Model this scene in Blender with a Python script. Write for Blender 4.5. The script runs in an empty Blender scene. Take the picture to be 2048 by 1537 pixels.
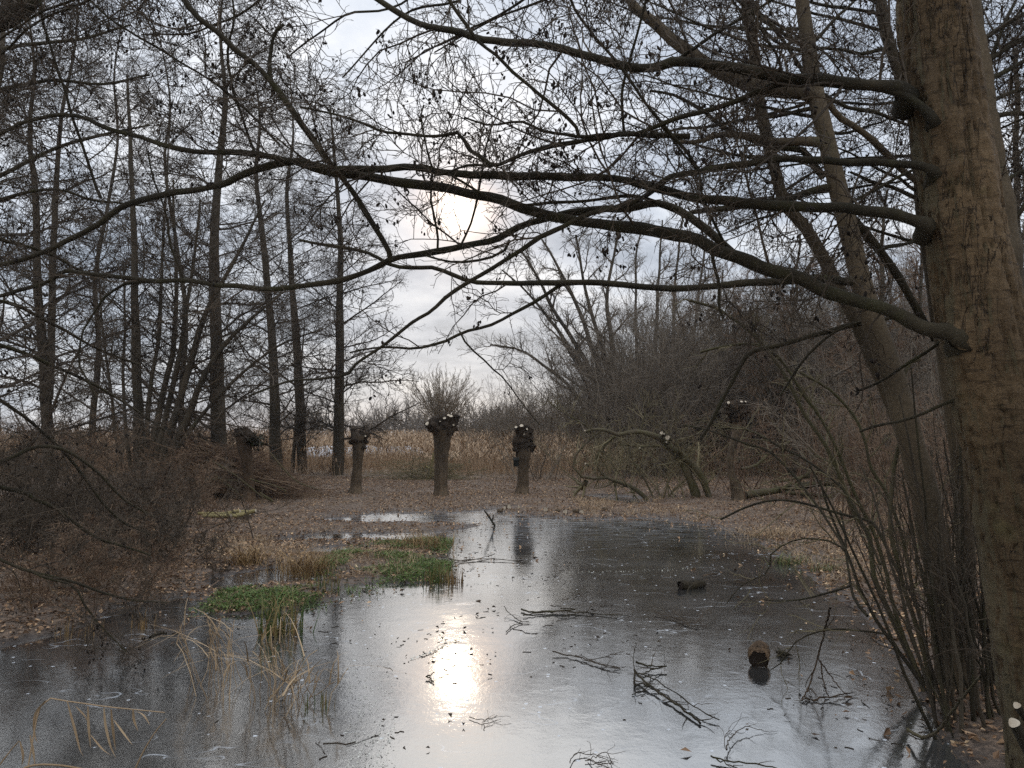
import bpy, math
import numpy as np

rng = np.random.default_rng(11)
F = 1518.0                       # focal length in photo pixels (photo is 2048 wide)
PITCH = math.radians(3.85)
CAMZ = 1.7
CP, SP = math.cos(PITCH), math.sin(PITCH)
FW = np.array([0, CP, SP]); UPV = np.array([0, -SP, CP]); RT = np.array([1.0, 0, 0])
CAM = np.array([0, 0, CAMZ])
SUN_EL, SUN_AZ = math.radians(16.9), math.radians(-4.2)
scene = bpy.context.scene
col = scene.collection


def at(px, py, d):
    px, py, d = np.broadcast_arrays(np.asarray(px, float), np.asarray(py, float), np.asarray(d, float))
    return CAM + d[..., None] * (FW + ((px - 1024) / F)[..., None] * RT + ((768 - py) / F)[..., None] * UPV)


def gpt(px, py, z=0.0):
    px, py = np.asarray(px, float), np.asarray(py, float)
    r = FW + ((px - 1024) / F)[..., None] * RT + ((768 - py) / F)[..., None] * UPV
    t = (z - CAMZ) / np.minimum(r[..., 2], -1e-4)
    return CAM + t[..., None] * r


def nrm(v):
    return v / np.maximum(np.linalg.norm(v, axis=-1, keepdims=True), 1e-9)


_ph = np.random.default_rng(3).uniform(0, 6.28, (4, 8))
_kv = np.random.default_rng(4).normal(0, 1, (8, 3))


def sn(p, s):
    """cheap smooth noise of points p (...,3), about -1..1"""
    q = np.asarray(p) @ (_kv.T * s)
    return np.sin(q + _ph[0]).sum(-1) * 0.16 + np.sin(q * 2.1 + _ph[1] + np.roll(q, 1, -1)).sum(-1) * 0.12


# ------------------------------------------------------------------ mesh helpers
ORIG = {}


def tag(o, label=None, cat=None, group=None, kind=None):
    for k, v in (('label', label), ('category', cat), ('group', group), ('kind', kind)):
        if v:
            o[k] = v
    return o


def empty(name, label, cat, loc=(0, 0, 0), group=None):
    o = bpy.data.objects.new(name, None)
    o.empty_display_size = 0.2
    col.objects.link(o)
    o.location = loc
    ORIG[o.name] = np.array(loc, float)
    return tag(o, label, cat, group)


def mesh(name, geos, mat, parent=None, loc=None, smooth=True):
    """one mesh object from a list of (verts, faces) in world coordinates"""
    if not isinstance(geos, list):
        geos = [geos]
    geos = [g for g in geos if len(g[0])]
    base = ORIG[parent.name] if parent else (np.array(loc, float) if loc is not None else np.zeros(3))
    vs, idx, tot, off = [], [], [], 0
    for V, Fc in geos:
        V = np.asarray(V, float).reshape(-1, 3); Fc = np.asarray(Fc, np.int64)
        vs.append(V); idx.append((Fc + off).ravel()); tot.append(np.full(len(Fc), Fc.shape[1]))
        off += len(V)
    V = np.concatenate(vs) - base
    idx = np.concatenate(idx); tot = np.concatenate(tot)
    me = bpy.data.meshes.new(name)
    me.vertices.add(len(V)); me.vertices.foreach_set('co', V.ravel().astype(np.float32))
    me.loops.add(len(idx)); me.loops.foreach_set('vertex_index', idx.astype(np.int32))
    me.polygons.add(len(tot))
    me.polygons.foreach_set('loop_start', np.concatenate([[0], np.cumsum(tot)[:-1]]).astype(np.int32))
    me.polygons.foreach_set('use_smooth', np.full(len(tot), bool(smooth)))
    me.update(calc_edges=True)
    me.materials.append(mat)
    o = bpy.data.objects.new(name, me)
    col.objects.link(o)
    if parent:
        o.parent = parent
        ORIG[o.name] = base
    else:
        o.location = base
        ORIG[o.name] = base
    return o


def tubes(P, R, S=3):
    P = np.asarray(P, float); R = np.asarray(R, float)
    if P.ndim == 2:
        P, R = P[None], R[None]
    B, n, _ = P.shape
    T = nrm(np.gradient(P, axis=1))
    m = np.abs(P[:, -1] - P[:, 0])
    ref = np.eye(3)[np.argmin(m, axis=1)][:, None, :]
    U = nrm(ref - (ref * T).sum(-1, keepdims=True) * T)
    W = np.cross(T, U)
    a = np.arange(S) * 2 * np.pi / S
    V = P[:, :, None] + R[:, :, None, None] * (np.cos(a)[:, None] * U[:, :, None] + np.sin(a)[:, None] * W[:, :, None])
    i = np.arange(B)[:, None, None] * n * S + np.arange(n - 1)[None, :, None] * S
    j = np.arange(S); k = (j + 1) % S
    Q = np.stack([i + j, i + k, i + S + k, i + S + j], -1).reshape(-1, 4)
    return V.reshape(-1, 3), Q


def disc(c, nvec, r, S=10, squash=1.0):
    nvec = nrm(np.asarray(nvec, float)); ref = np.eye(3)[np.argmin(np.abs(nvec))]
    u = nrm(np.cross(nvec, ref)); w = np.cross(nvec, u)
    a = np.arange(S) * 2 * np.pi / S
    rr = r * (1 + 0.1 * np.sin(3 * a + c[0] * 7))
    ring = np.asarray(c) + rr[:, None] * (np.cos(a)[:, None] * u + squash * np.sin(a)[:, None] * w)
    V = np.vstack([ring, [np.asarray(c) + nvec * r * 0.03]])
    return V, np.array([[i, (i + 1) % S, S] for i in range(S)])


def cr(pts, m):
    """Catmull-Rom resample of points (n,k) to m points"""
    p = np.asarray(pts, float)
    if len(p) == 2:
        return p[0] + np.linspace(0, 1, m)[:, None] * (p[1] - p[0])
    L = np.concatenate([[0], np.cumsum(np.linalg.norm(np.diff(p[:, :2], axis=0), axis=1))])
    s = np.linspace(0, L[-1], m)
    i = np.clip(np.searchsorted(L, s, 'right') - 1, 0, len(p) - 2)
    t = ((s - L[i]) / np.maximum(L[i + 1] - L[i], 1e-9))[:, None]
    q = np.vstack([2 * p[0] - p[1], p, 2 * p[-1] - p[-2]])
    a, b, c, d = q[i], q[i + 1], q[i + 2], q[i + 3]
    return 0.5 * (2 * b + (c - a) * t + (2 * a - 5 * b + 4 * c - d) * t ** 2 + (3 * b - a - 3 * c + d) * t ** 3)


def limb(pts, d0, d1, w0, w1, m=None, wob=0.006, knob=0.06, pw=1.0):
    """traced path in photo pixels -> path and radii in metres at its own distance"""
    pts = np.asarray(pts, float)
    ln = np.linalg.norm(np.diff(pts, axis=0), axis=1).sum()
    m = m or int(max(8, ln / 22))
    p = cr(pts, m)
    t = np.linspace(0, 1, m)
    d = d0 + (d1 - d0) * t
    P = at(p[:, 0], p[:, 1], d)
    w = w0 + (w1 - w0) * t ** pw
    R = w * d / F / 2
    k = np.array([0.25, 0.5, 0.25])
    z = rng.normal(0, wob, (m, 3))
    for c in range(3):
        z[:, c] = np.convolve(z[:, c], k, 'same')
    z[0] *= 0
    kn = np.convolve(rng.normal(0, knob * 1.6, m + 2), [.3, .4, .3], 'valid')
    R = R * (1 + kn + rng.normal(0, knob * .4, m))
    return P + z, R


def grow(P, R, k, t=(0.1, 1), L=(0.3, 0.6), ang=(35, 75), seg=4, wig=0.25, trop=0.0, flat=1.0, rf=0.6, rmin=0.0015, rmax=1.0, shrink=0.4, rlen=None, up0=0.0):
    B, n, _ = P.shape
    tt = t[0] + (t[1] - t[0]) * np.clip((np.arange(k)[None] + rng.uniform(0, 1, (B, k))) / k, 0, 0.999)
    f = tt * (n - 1); i = np.clip(f.astype(int), 0, n - 2); fr = (f - i)[..., None]
    b = np.arange(B)[:, None]
    p0 = P[b, i] * (1 - fr) + P[b, i + 1] * fr
    tg = nrm(P[b, i + 1] - P[b, i])
    r0 = R[b, i] * (1 - fr[..., 0]) + R[b, i + 1] * fr[..., 0]
    u = rng.normal(0, 1, (B, k, 3)); u[..., 2] = u[..., 2] * flat + up0
    u = nrm(u - (u * tg).sum(-1, keepdims=True) * tg)
    a = np.radians(rng.uniform(ang[0], ang[1], (B, k)))[..., None]
    d = (np.cos(a) * tg + np.sin(a) * u).reshape(-1, 3)
    ln = (rng.uniform(L[0], L[1], (B, k)) * (1 - shrink * tt)).reshape(-1)
    N = B * k
    out = np.empty((N, seg + 1, 3)); out[:, 0] = p0.reshape(-1, 3)
    for s in range(seg):
        d = nrm(d + rng.normal(0, wig, (N, 3)) + np.array([0, 0, trop]))
        out[:, s + 1] = out[:, s] + d * (ln / seg)[:, None]
    rb = np.minimum(np.minimum(r0.reshape(-1) * rf, rmax), (rlen * ln) if rlen else 1)
    rb = np.maximum(rb, rmin)
    s = np.linspace(0, 1, seg + 1)
    rr = rb[:, None] * (1 - s) + np.maximum(rb * 0.35, rmin * 0.8)[:, None] * s
    return out, rr


def pods(pts, size, k=3, spread=0.03, dens=1.0):
    """small dark cones hanging in clusters below the given twig tips"""
    n = len(pts)
    if n == 0:
        return np.zeros((0, 3)), np.zeros((0, 4), int)
    c = np.repeat(pts, k, 0) + rng.normal(0, spread, (n * k, 3)) * [1, 1, .6] - [0, 0, spread]
    m = len(c)
    ax = nrm(rng.normal(0, .45, (m, 3)) + [0, 0, -1])
    h = size * rng.uniform(.7, 1.2, m)
    s = np.linspace(-.5, .5, 5)
    P = c[:, None] + ax[:, None] * (h[:, None] * s)[..., None]
    R = h[:, None] * np.array([.12, .27, .31, .25, .05])[None] * rng.uniform(.7, 1.2, m)[:, None]
    return tubes(P, R, 5)


def blob(c, r, lv=2, amp=0.25, fr=2.2, sc=(1, 1, 1)):
    """lumpy closed ball"""
    nu, nv = 14, 10
    th = np.linspace(0.02, np.pi - 0.02, nv); ph = np.arange(nu) * 2 * np.pi / nu
    d = np.stack([np.sin(th)[:, None] * np.cos(ph), np.sin(th)[:, None] * np.sin(ph), np.repeat(np.cos(th)[:, None], nu, 1)], -1)
    rad = r * (1 + amp * sn(d * fr + np.asarray(c) * 3.1, 1.0))
    V = np.asarray(c) + d * rad[..., None] * np.asarray(sc)
    i = np.arange(nv - 1)[:, None] * nu; j = np.arange(nu); k = (j + 1) % nu
    Q = np.stack([i + j, i + nu + j, i + nu + k, i + k], -1).reshape(-1, 4)
    return V.reshape(-1, 3), Q


# ------------------------------------------------------------------ materials
def newmat(name):
    m = bpy.data.materials.new(name); m.use_nodes = True
    nt = m.node_tree; nt.nodes.clear()
    out = nt.nodes.new('ShaderNodeOutputMaterial')
    b = nt.nodes.new('ShaderNodeBsdfPrincipled')
    nt.links.new(b.outputs[0], out.inputs[0])
    return m, nt, b


def nd(nt, typ, inp=None, **kw):
    n = nt.nodes.new(typ)
    for k, v in kw.items():
        setattr(n, k, v)
    for k, v in (inp or {}).items():
        if hasattr(v, 'is_output'):
            nt.links.new(v, n.inputs[k])
        else:
            n.inputs[k].default_value = v
    return n


def ramp(nt, fac, stops):
    n = nt.nodes.new('ShaderNodeValToRGB')
    nt.links.new(fac, n.inputs[0])
    e = n.color_ramp.elements
    while len(e) < len(stops):
        e.new(0.5)
    for i, (p, c) in enumerate(stops):
        e[i].position = p
        e[i].color = (*c, 1) if len(c) == 3 else c
    return n.outputs[0]


def scaled(nt, s, coord='Object'):
    tc = nd(nt, 'ShaderNodeTexCoord')
    return nd(nt, 'ShaderNodeMapping', {'Vector': tc.outputs[coord], 'Scale': s}).outputs[0]


def mixc(nt, fac, a, b, blend='MIX'):
    n = nt.nodes.new('ShaderNodeMix'); n.data_type = 'RGBA'; n.blend_type = blend
    for key, v in ((0, fac), (6, a), (7, b)):
        if hasattr(v, 'is_output'):
            nt.links.new(v, n.inputs[key])
        else:
            n.inputs[key].default_value = v if key == 0 else (*v, 1)
    return n.outputs[2]


def noise(nt, vec, scale, detail=4, rough=.6):
    return nd(nt, 'ShaderNodeTexNoise', {'Vector': vec, 'Scale': scale, 'Detail': detail, 'Roughness': rough}).outputs[0]


GAIN = dict(alder_bark=1.95, smooth_bark=1.35, limb_bark=1.1, far_bark=1.15, willow_bark=1.2, brown_willow_bark=1.2, mossy_bark=1.3, twig_bark=1.3, red_brown_twig=1.6,
            distant_twig=1.35, olive_twig=1.8, dead_leaf=2.1, dry_blade=1.4, reed_blade=1.6, water_plant=1.55, iris_leaf=1.5, brown_sedge=1.5)


def gain(name, c):
    return tuple(min(.8, x * GAIN.get(name, 1) * w_) for x, w_ in zip(c, (1.1, .96, .76))) if c else c


def bark(name, dark, mid, light, moss=None, stretch=4.0, scale=9.0, bump=.6, crack=True, mossamt=.55, side=None):
    dark, mid, light, moss = (gain(name, q_) for q_ in (dark, mid, light, moss))
    m, nt, b = newmat(name)
    v = scaled(nt, (1, 1, 1 / stretch)); vr = scaled(nt, (1, 1, 1))
    n1 = noise(nt, v, scale, 6, .65)
    n2 = noise(nt, vr, scale * 9, 6, .8)
    c = ramp(nt, n1, [(.3, dark), (.5, mid), (.72, light)])
    c = mixc(nt, .6, c, ramp(nt, n2, [(.3, [x * .45 for x in mid]), (.7, [x * 1.5 for x in light])]), 'MIX')
    hgt = nd(nt, 'ShaderNodeMath', {0: n1, 1: n2}, operation='ADD').outputs[0]
    if crack:
        vw = nd(nt, 'ShaderNodeMix', {0: .08}, data_type='RGBA')
        nt.links.new(v, vw.inputs[6])
        nt.links.new(nd(nt, 'ShaderNodeTexNoise', {'Vector': vr, 'Scale': scale * 1.2}).outputs[1], vw.inputs[7])
        vz = scaled(nt, (1, 1, 1 / (stretch * 2.2)))
        k = None
        for sc3, wd3, sd3 in ((scale * 1.3, .014, 0), (scale * 2.9, .014, 1)):
            nn_ = nd(nt, 'ShaderNodeTexNoise', {'Vector': vz, 'Scale': sc3, 'Detail': 4, 'Roughness': .55, 'Distortion': .25}).outputs[0]
            ab = nd(nt, 'ShaderNodeMath', {0: nd(nt, 'ShaderNodeMath', {0: nn_, 1: .5}, operation='SUBTRACT').outputs[0]}, operation='ABSOLUTE').outputs[0]
            k3 = ramp(nt, ab, [(0.0, (0, 0, 0)), (wd3, (1, 1, 1))])
            gate = ramp(nt, noise(nt, vr, scale * (.35 + .3 * sd3), 3), [(.40, (1, 1, 1)), (.52, (.12, .12, .12))])
            k3 = mixc(nt, gate, k3, (1, 1, 1)) if False else mixc(nt, mixc(nt, 1.0, gate, (.85, .85, .85), 'MULTIPLY'), (1, 1, 1), k3)
            k = k3 if k is None else mixc(nt, 1.0, k, k3, 'MULTIPLY')
        c = mixc(nt, k, [x * .6 for x in dark], c)
        hgt = nd(nt, 'ShaderNodeMath', {0: hgt, 1: k}, operation='ADD').outputs[0]
        # horizontal wrinkles
        vh = scaled(nt, (1, 1, 5.0))
        wr = ramp(nt, noise(nt, vh, scale * 1.4, 3, .6), [(.34, (.35, .35, .35)), (.44, (1, 1, 1))])
        c = mixc(nt, .75, c, mixc(nt, 1.0, c, wr, 'MULTIPLY'))
    big_ = ramp(nt, noise(nt, scaled(nt, (1, 1, .5)), scale * .22, 4, .6), [(.36, (.5, .5, .5)), (.62, (1.15, 1.12, 1.08))])
    c = mixc(nt, .85, c, mixc(nt, 1.0, c, big_, 'MULTIPLY'))
    if side:   # algae on the weather side of the stem
        gx = nd(nt, 'ShaderNodeSeparateXYZ', {0: nd(nt, 'ShaderNodeNewGeometry').outputs['True Normal']}).outputs[0]
        gx = nd(nt, 'ShaderNodeMath', {0: gx, 1: nd(nt, 'ShaderNodeMath', {0: noise(nt, scaled(nt, (1, 1, .35)), scale * 1.1, 6, .7), 1: 1.1}, operation='MULTIPLY').outputs[0]}, operation='SUBTRACT').outputs[0]
        gm = nd(nt, 'ShaderNodeMapRange', {'Value': gx, 'From Min': -1.36, 'From Max': -1.56, 'To Min': 0, 'To Max': .6}).outputs[0]
        c = mixc(nt, gm, c, side)
    if moss:
        g = ramp(nt, noise(nt, vr, scale * .35, 5, .7), [(mossamt, (0, 0, 0)), (mossamt + .18, (1, 1, 1))])
        c = mixc(nt, g, c, moss)
    nt.links.new(c, b.inputs['Base Color'])
    b.inputs['Roughness'].default_value = .85
    b.inputs['Specular IOR Level'].default_value = .25
    bp = nd(nt, 'ShaderNodeBump', {'Strength': bump, 'Distance': .016, 'Height': hgt})
    nt.links.new(bp.outputs[0], b.inputs['Normal'])
    return m


def island(name, stops, rough=.8, trans=0.0, spec=.25):
    """each loose blade, leaf or twig of the mesh gets its own natural colour"""
    stops = [(p_, gain(name, q_)) for p_, q_ in stops]
    m, nt, b = newmat(name)
    g = nd(nt, 'ShaderNodeNewGeometry')
    nt.links.new(ramp(nt, g.outputs['Random Per Island'], stops), b.inputs['Base Color'])
    b.inputs['Roughness'].default_value = rough
    b.inputs['Specular IOR Level'].default_value = spec
    if trans:
        b.inputs['Transmission Weight'].default_value = 0
        b.inputs['Subsurface Weight'].default_value = 0
        tr = nd(nt, 'ShaderNodeBsdfTranslucent')
        nt.links.new(ramp(nt, g.outputs['Random Per Island'], stops), tr.inputs[0])
        mx = nd(nt, 'ShaderNodeMixShader', {0: trans})
        nt.links.new(b.outputs[0], mx.inputs[1]); nt.links.new(tr.outputs[0], mx.inputs[2])
        nt.links.new(mx.outputs[0], nt.nodes['Material Output'].inputs[0])
    return m


M = {}
M['bark_big'] = bark('alder_bark', (.030, .022, .015), (.066, .050, .033), (.105, .080, .053), (.085, .080, .043), 3.2, 7, 1.0, True, .6, (.16, .135, .075))
M['bark_smooth'] = bark('smooth_bark', (.040, .033, .025), (.068, .057, .044), (.100, .086, .066), (.055, .058, .036), 1.6, 5, .35, False, .6)
M['bark_limb'] = bark('limb_bark', (.020, .018, .013), (.040, .036, .027), (.066, .060, .043), (.056, .056, .030), 1.4, 14, .9, False, .5)
M['bark_far'] = bark('far_bark', (.032, .028, .024), (.056, .050, .042), (.085, .077, .064), (.055, .058, .038), 3, 6, .5, False, .58)
M['bark_pollard'] = bark('willow_bark', (.035, .028, .022), (.085, .068, .052), (.15, .125, .10), (.07, .085, .045), 4, 9, 1.0, True, .62)
M['bark_red'] = bark('brown_willow_bark', (.034, .024, .018), (.075, .054, .040), (.125, .095, .072), (.07, .065, .04), 5, 9, 1.0, True, .66)
M['mossy'] = bark('mossy_bark', (.034, .031, .023), (.060, .053, .040), (.095, .085, .065), (.066, .065, .036), 2, 7, .6, False, .42)
M['twig'] = island('twig_bark', [(0, (.030, .025, .021)), (.5, (.048, .040, .033)), (1, (.075, .062, .05))], .8)
M['twig_red'] = island('red_brown_twig', [(0, (.06, .040, .032)), (.5, (.095, .068, .052)), (1, (.14, .11, .085))], .8)
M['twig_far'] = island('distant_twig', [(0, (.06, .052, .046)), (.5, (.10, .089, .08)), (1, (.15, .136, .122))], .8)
M['twig_olive'] = island('olive_twig', [(0, (.05, .046, .03)), (.5, (.085, .078, .05)), (1, (.12, .11, .075))], .75)
M['twig_pale'] = island('pale_shoot', [(0, (.16, .14, .12)), (1, (.26, .235, .205))], .8)
M['cone'] = island('alder_cone', [(0, (.012, .010, .009)), (1, (.04, .03, .024))], .85)
M['leaf'] = island('dead_leaf', [(0, (.03, .021, .015)), (.4, (.09, .060, .042)), (.72, (.165, .115, .080)), (.93, (.24, .18, .13)), (1, (.33, .27, .20))], .7)
M['dry'] = island('dry_blade', [(0, (.14, .105, .072)), (.5, (.25, .195, .138)), (1, (.36, .295, .22))], .7)
M['reed'] = island('reed_blade', [(0, (.15, .112, .085)), (.5, (.24, .188, .145)), (1, (.33, .268, .21))], .75)
M['tan'] = island('bleached_reed', [(0, (.24, .18, .12)), (.6, (.36, .28, .20)), (1, (.46, .37, .27))], .65)
M['sedge'] = island('brown_sedge', [(0, (.09, .06, .032)), (.6, (.17, .12, .065)), (1, (.24, .18, .10))], .7)
M['green'] = island('water_plant', [(0, (.06, .048, .027)), (.12, (.10, .085, .045)), (.2, (.028, .055, .015)), (.6, (.06, .112, .03)), (.88, (.095, .15, .045)), (1, (.15, .15, .07))], .55)
M['iris'] = island('iris_leaf', [(0, (.03, .06, .02)), (.5, (.06, .09, .03)), (.75, (.13, .11, .05)), (1, (.2, .155, .085))], .6)
M['log_bark'] = bark('frozen_log_bark', (.018, .015, .011), (.040, .034, .024), (.07, .062, .044), (.075, .075, .04), 2, 12, 1.0, True, .56)
M['log_brown'] = bark('rotten_log_bark', (.06, .04, .026), (.14, .095, .062), (.22, .16, .11), (.10, .09, .05), 2, 12, 1.0, True, .66)
M['head'] = bark('willow_head_bark', (.014, .011, .009), (.042, .033, .026), (.085, .068, .055), (.05, .055, .03), 1.5, 12, 1.0, True, .62)
M['pole'] = bark('green_pole_bark', (.15, .14, .07), (.235, .225, .12), (.32, .30, .175), None, 3, 8, .3, False)
M['debris'] = island('ice_debris', [(0, (.02, .016, .013)), (1, (.07, .055, .042))], .8)
M['ivy'] = island('ivy_leaf', [(0, (.012, .016, .010)), (1, (.03, .035, .02))], .4)
M['chip'] = island('frost_chip', [(0, (.5, .52, .55)), (1, (.85, .87, .9))], .4)

m, nt, b = newmat('fresh_cut_wood')
cc = ramp(nt, noise(nt, scaled(nt, (1, 1, 1)), 18, 4), [(.3, (.34, .26, .17)), (.55, (.54, .45, .33)), (.75, (.64, .56, .44))])
nt.links.new(cc, b.inputs['Base Color']); b.inputs['Roughness'].default_value = .8
M['cut'] = m
m, nt, b = newmat('nest_box_paint')
cc = ramp(nt, noise(nt, scaled(nt, (1, 1, 1)), 25, 4), [(.3, (.014, .014, .012)), (.7, (.03, .029, .025))])
nt.links.new(cc, b.inputs['Base Color']); b.inputs['Roughness'].default_value = .9; b.inputs['Specular IOR Level'].default_value = .08
M['box'] = m
m, nt, b = newmat('old_snow')
cc = ramp(nt, noise(nt, scaled(nt, (1, 1, 1)), 6, 5), [(.3, (.62, .65, .70)), (.7, (.84, .86, .88))])
nt.links.new(cc, b.inputs['Base Color']); b.inputs['Roughness'].default_value = .7
M['snow'] = m

# ground: leaf mould, wetter and darker close to the water line
m, nt, b = newmat('leaf_mould')
v = scaled(nt, (1, 1, 1))
n1 = noise(nt, v, .6, 5); n2 = noise(nt, v, 22, 6, .75); n3 = noise(nt, v, 5, 5, .7)
c = ramp(nt, n2, [(.34, (.03, .020, .014)), (.46, (.11, .074, .048)), (.56, (.225, .150, .098)), (.68, (.39, .28, .19))])
c = mixc(nt, ramp(nt, n3, [(.4, (0, 0, 0)), (.65, (.7, .7, .7))]), c, (.10, .070, .047))
sep = nd(nt, 'ShaderNodeSeparateXYZ', {0: nd(nt, 'ShaderNodeTexCoord').outputs['Object']})
wet = nd(nt, 'ShaderNodeMapRange', {'Value': sep.outputs[2], 'From Min': .0, 'From Max': .05, 'To Min': 1, 'To Max': 0}).outputs[0]
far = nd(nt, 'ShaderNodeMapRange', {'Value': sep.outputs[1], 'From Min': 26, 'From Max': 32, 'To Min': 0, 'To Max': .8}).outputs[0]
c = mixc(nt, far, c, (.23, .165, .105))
wd = nd(nt, 'ShaderNodeMath', {0: wet, 1: .85}, operation='MULTIPLY').outputs[0]
c = mixc(nt, wd, c, (.04, .031, .025))
nt.links.new(c, b.inputs['Base Color'])
rr = nd(nt, 'ShaderNodeMapRange', {'Value': wet, 'To Min': .9, 'To Max': .35}).outputs[0]
nt.links.new(rr, b.inputs['Roughness'])
bp = nd(nt, 'ShaderNodeBump', {'Strength': .9, 'Distance': .03, 'Height': n2})
nt.links.new(bp.outputs[0], b.inputs['Normal'])
M['ground'] = m

# pond ice: clear dark ice with a wet skin, cloudy areas, frozen bubbles and scratches
m, nt, b = newmat('pond_ice')
v = scaled(nt, (1, 1, 1)); vs = scaled(nt, (1, .45, 1)); vl = scaled(nt, (1, 3.5, 1))
cloud = noise(nt, v, .55, 6, .62)
c = ramp(nt, cloud, [(.35, (.024, .023, .022)), (.55, (.075, .074, .071)), (.75, (.16, .159, .155))])
bub = nd(nt, 'ShaderNodeTexVoronoi', {'Vector': v, 'Scale': 11.0, 'Randomness': 1.0})
bm = ramp(nt, bub.outputs['Distance'], [(.11, (1, 1, 1)), (.17, (0, 0, 0))])
bsel = ramp(nt, nd(nt, 'ShaderNodeSeparateXYZ', {0: bub.outputs['Color']}).outputs[0], [(.74, (0, 0, 0)), (.80, (1, 1, 1))])
bm = nd(nt, 'ShaderNodeMath', {0: bm, 1: bsel}, operation='MULTIPLY').outputs[0]
fine = noise(nt, vl, 55, 3, .7)
fl = ramp(nt, fine, [(.62, (0, 0, 0)), (.70, (1, 1, 1))])
flg = nd(nt, 'ShaderNodeMath', {0: fl, 1: ramp(nt, noise(nt, v, 1.1, 4), [(.45, (0, 0, 0)), (.65, (.6, .6, .6))])}, operation='MULTIPLY').outputs[0]
c = mixc(nt, flg, c, (.42, .43, .44))
crk = nd(nt, 'ShaderNodeMath', {0: nd(nt, 'ShaderNodeMath', {0: noise(nt, scaled(nt, (1, 1.8, 1)), .8, 3, .5), 1: .5}, operation='SUBTRACT').outputs[0]}, operation='ABSOLUTE').outputs[0]
crk = ramp(nt, crk, [(.0015, (1, 1, 1)), (.004, (0, 0, 0))])
crk = nd(nt, 'ShaderNodeMath', {0: crk, 1: ramp(nt, noise(nt, v, 1.7, 3), [(.48, (0, 0, 0)), (.58, (.8, .8, .8))])}, operation='MULTIPLY').outputs[0]
bm = nd(nt, 'ShaderNodeMath', {0: bm, 1: crk}, operation='MAXIMUM').outputs[0]
c = mixc(nt, bm, c, (.66, .68, .70))
sp3 = nd(nt, 'ShaderNodeSeparateXYZ', {0: nd(nt, 'ShaderNodeTexCoord').outputs['Object']})
shore = nd(nt, 'ShaderNodeMapRange', {'Value': sp3.outputs[1], 'From Min': 11.0, 'From Max': 15.0}).outputs[0]
fst = ramp(nt, noise(nt, scaled(nt, (.7, 3.0, 1)), 2.6, 6, .7), [(.44, (0, 0, 0)), (.6, (1, 1, 1))])
fst = nd(nt, 'ShaderNodeMath', {0: nd(nt, 'ShaderNodeMath', {0: shore, 1: fst}, operation='MULTIPLY').outputs[0], 1: .75}, operation='MULTIPLY').outputs[0]
c = mixc(nt, fst, c, (.55, .57, .59))
nt.links.new(c, b.inputs['Base Color'])
rmap = nd(nt, 'ShaderNodeMapRange', {'Value': noise(nt, v, 1.3, 6, .65), 'From Min': .38, 'From Max': .62, 'To Min': .02, 'To Max': .13}).outputs[0]
r2 = nd(nt, 'ShaderNodeMath', {0: rmap, 1: nd(nt, 'ShaderNodeMath', {0: bm, 1: .3}, operation='MULTIPLY').outputs[0]}, operation='ADD').outputs[0]
nt.links.new(r2, b.inputs['Roughness'])
b.inputs['IOR'].default_value = 1.8
h1 = noise(nt, v, 6, 4, .6); h2 = noise(nt, vs, 34, 4, .7); h3 = noise(nt, v, 1.2, 3)
hh = nd(nt, 'ShaderNodeMath', {0: nd(nt, 'ShaderNodeMath', {0: h1, 1: .8}, operation='MULTIPLY').outputs[0],
                               1: nd(nt, 'ShaderNodeMath', {0: h2, 1: .35}, operation='MULTIPLY').outputs[0]}, operation='ADD').outputs[0]
hh = nd(nt, 'ShaderNodeMath', {0: hh, 1: nd(nt, 'ShaderNodeMath', {0: h3, 1: 1.2}, operation='MULTIPLY').outputs[0]}, operation='ADD').outputs[0]
bp = nd(nt, 'ShaderNodeBump', {'Strength': .18, 'Distance': .01, 'Height': hh})
nt.links.new(bp.outputs[0], b.inputs['Normal'])
gl = nd(nt, 'ShaderNodeBsdfAnisotropic', {'Color': (.95, .92, .86, 1), 'Roughness': r2, 'Normal': bp.outputs[0]})
mg = nd(nt, 'ShaderNodeMixShader', {0: nd(nt, 'ShaderNodeMath', {0: .60, 1: nd(nt, 'ShaderNodeMath', {0: nd(nt, 'ShaderNodeMath', {0: fst, 1: nd(nt, 'ShaderNodeMath', {0: bm, 1: 1.6}, operation='MULTIPLY').outputs[0]}, operation='ADD').outputs[0], 1: .25}, operation='MULTIPLY').outputs[0]}, operation='SUBTRACT').outputs[0]})
nt.links.new(b.outputs[0], mg.inputs[1]); nt.links.new(gl.outputs[0], mg.inputs[2])
nt.links.new(mg.outputs[0], nt.nodes['Material Output'].inputs[0])
M['ice'] = m

# ------------------------------------------------------------------ sky and sun
w = bpy.data.worlds.new('World'); scene.world = w; w.use_nodes = True
nt = w.node_tree; nt.nodes.clear()
out = nd(nt, 'ShaderNodeOutputWorld')
sky = nd(nt, 'ShaderNodeTexSky', sky_type='NISHITA', sun_disc=False, sun_elevation=SUN_EL, sun_rotation=SUN_AZ)
bg1 = nd(nt, 'ShaderNodeBackground', {'Color': sky.outputs[0], 'Strength': .08})
tc = nd(nt, 'ShaderNodeTexCoord')
dirv = nd(nt, 'ShaderNodeVectorMath', {0: tc.outputs['Generated']}, operation='NORMALIZE').outputs[0]
sx = nd(nt, 'ShaderNodeSeparateXYZ', {0: dirv})
zc = nd(nt, 'ShaderNodeMath', {0: sx.outputs[2], 1: 0.0}, operation='MAXIMUM').outputs[0]
zd = nd(nt, 'ShaderNodeMath', {0: zc, 1: .22}, operation='ADD').outputs[0]
cx = nd(nt, 'ShaderNodeMath', {0: sx.outputs[0], 1: zd}, operation='DIVIDE').outputs[0]
cy = nd(nt, 'ShaderNodeMath', {0: sx.outputs[1], 1: zd}, operation='DIVIDE').outputs[0]
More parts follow.
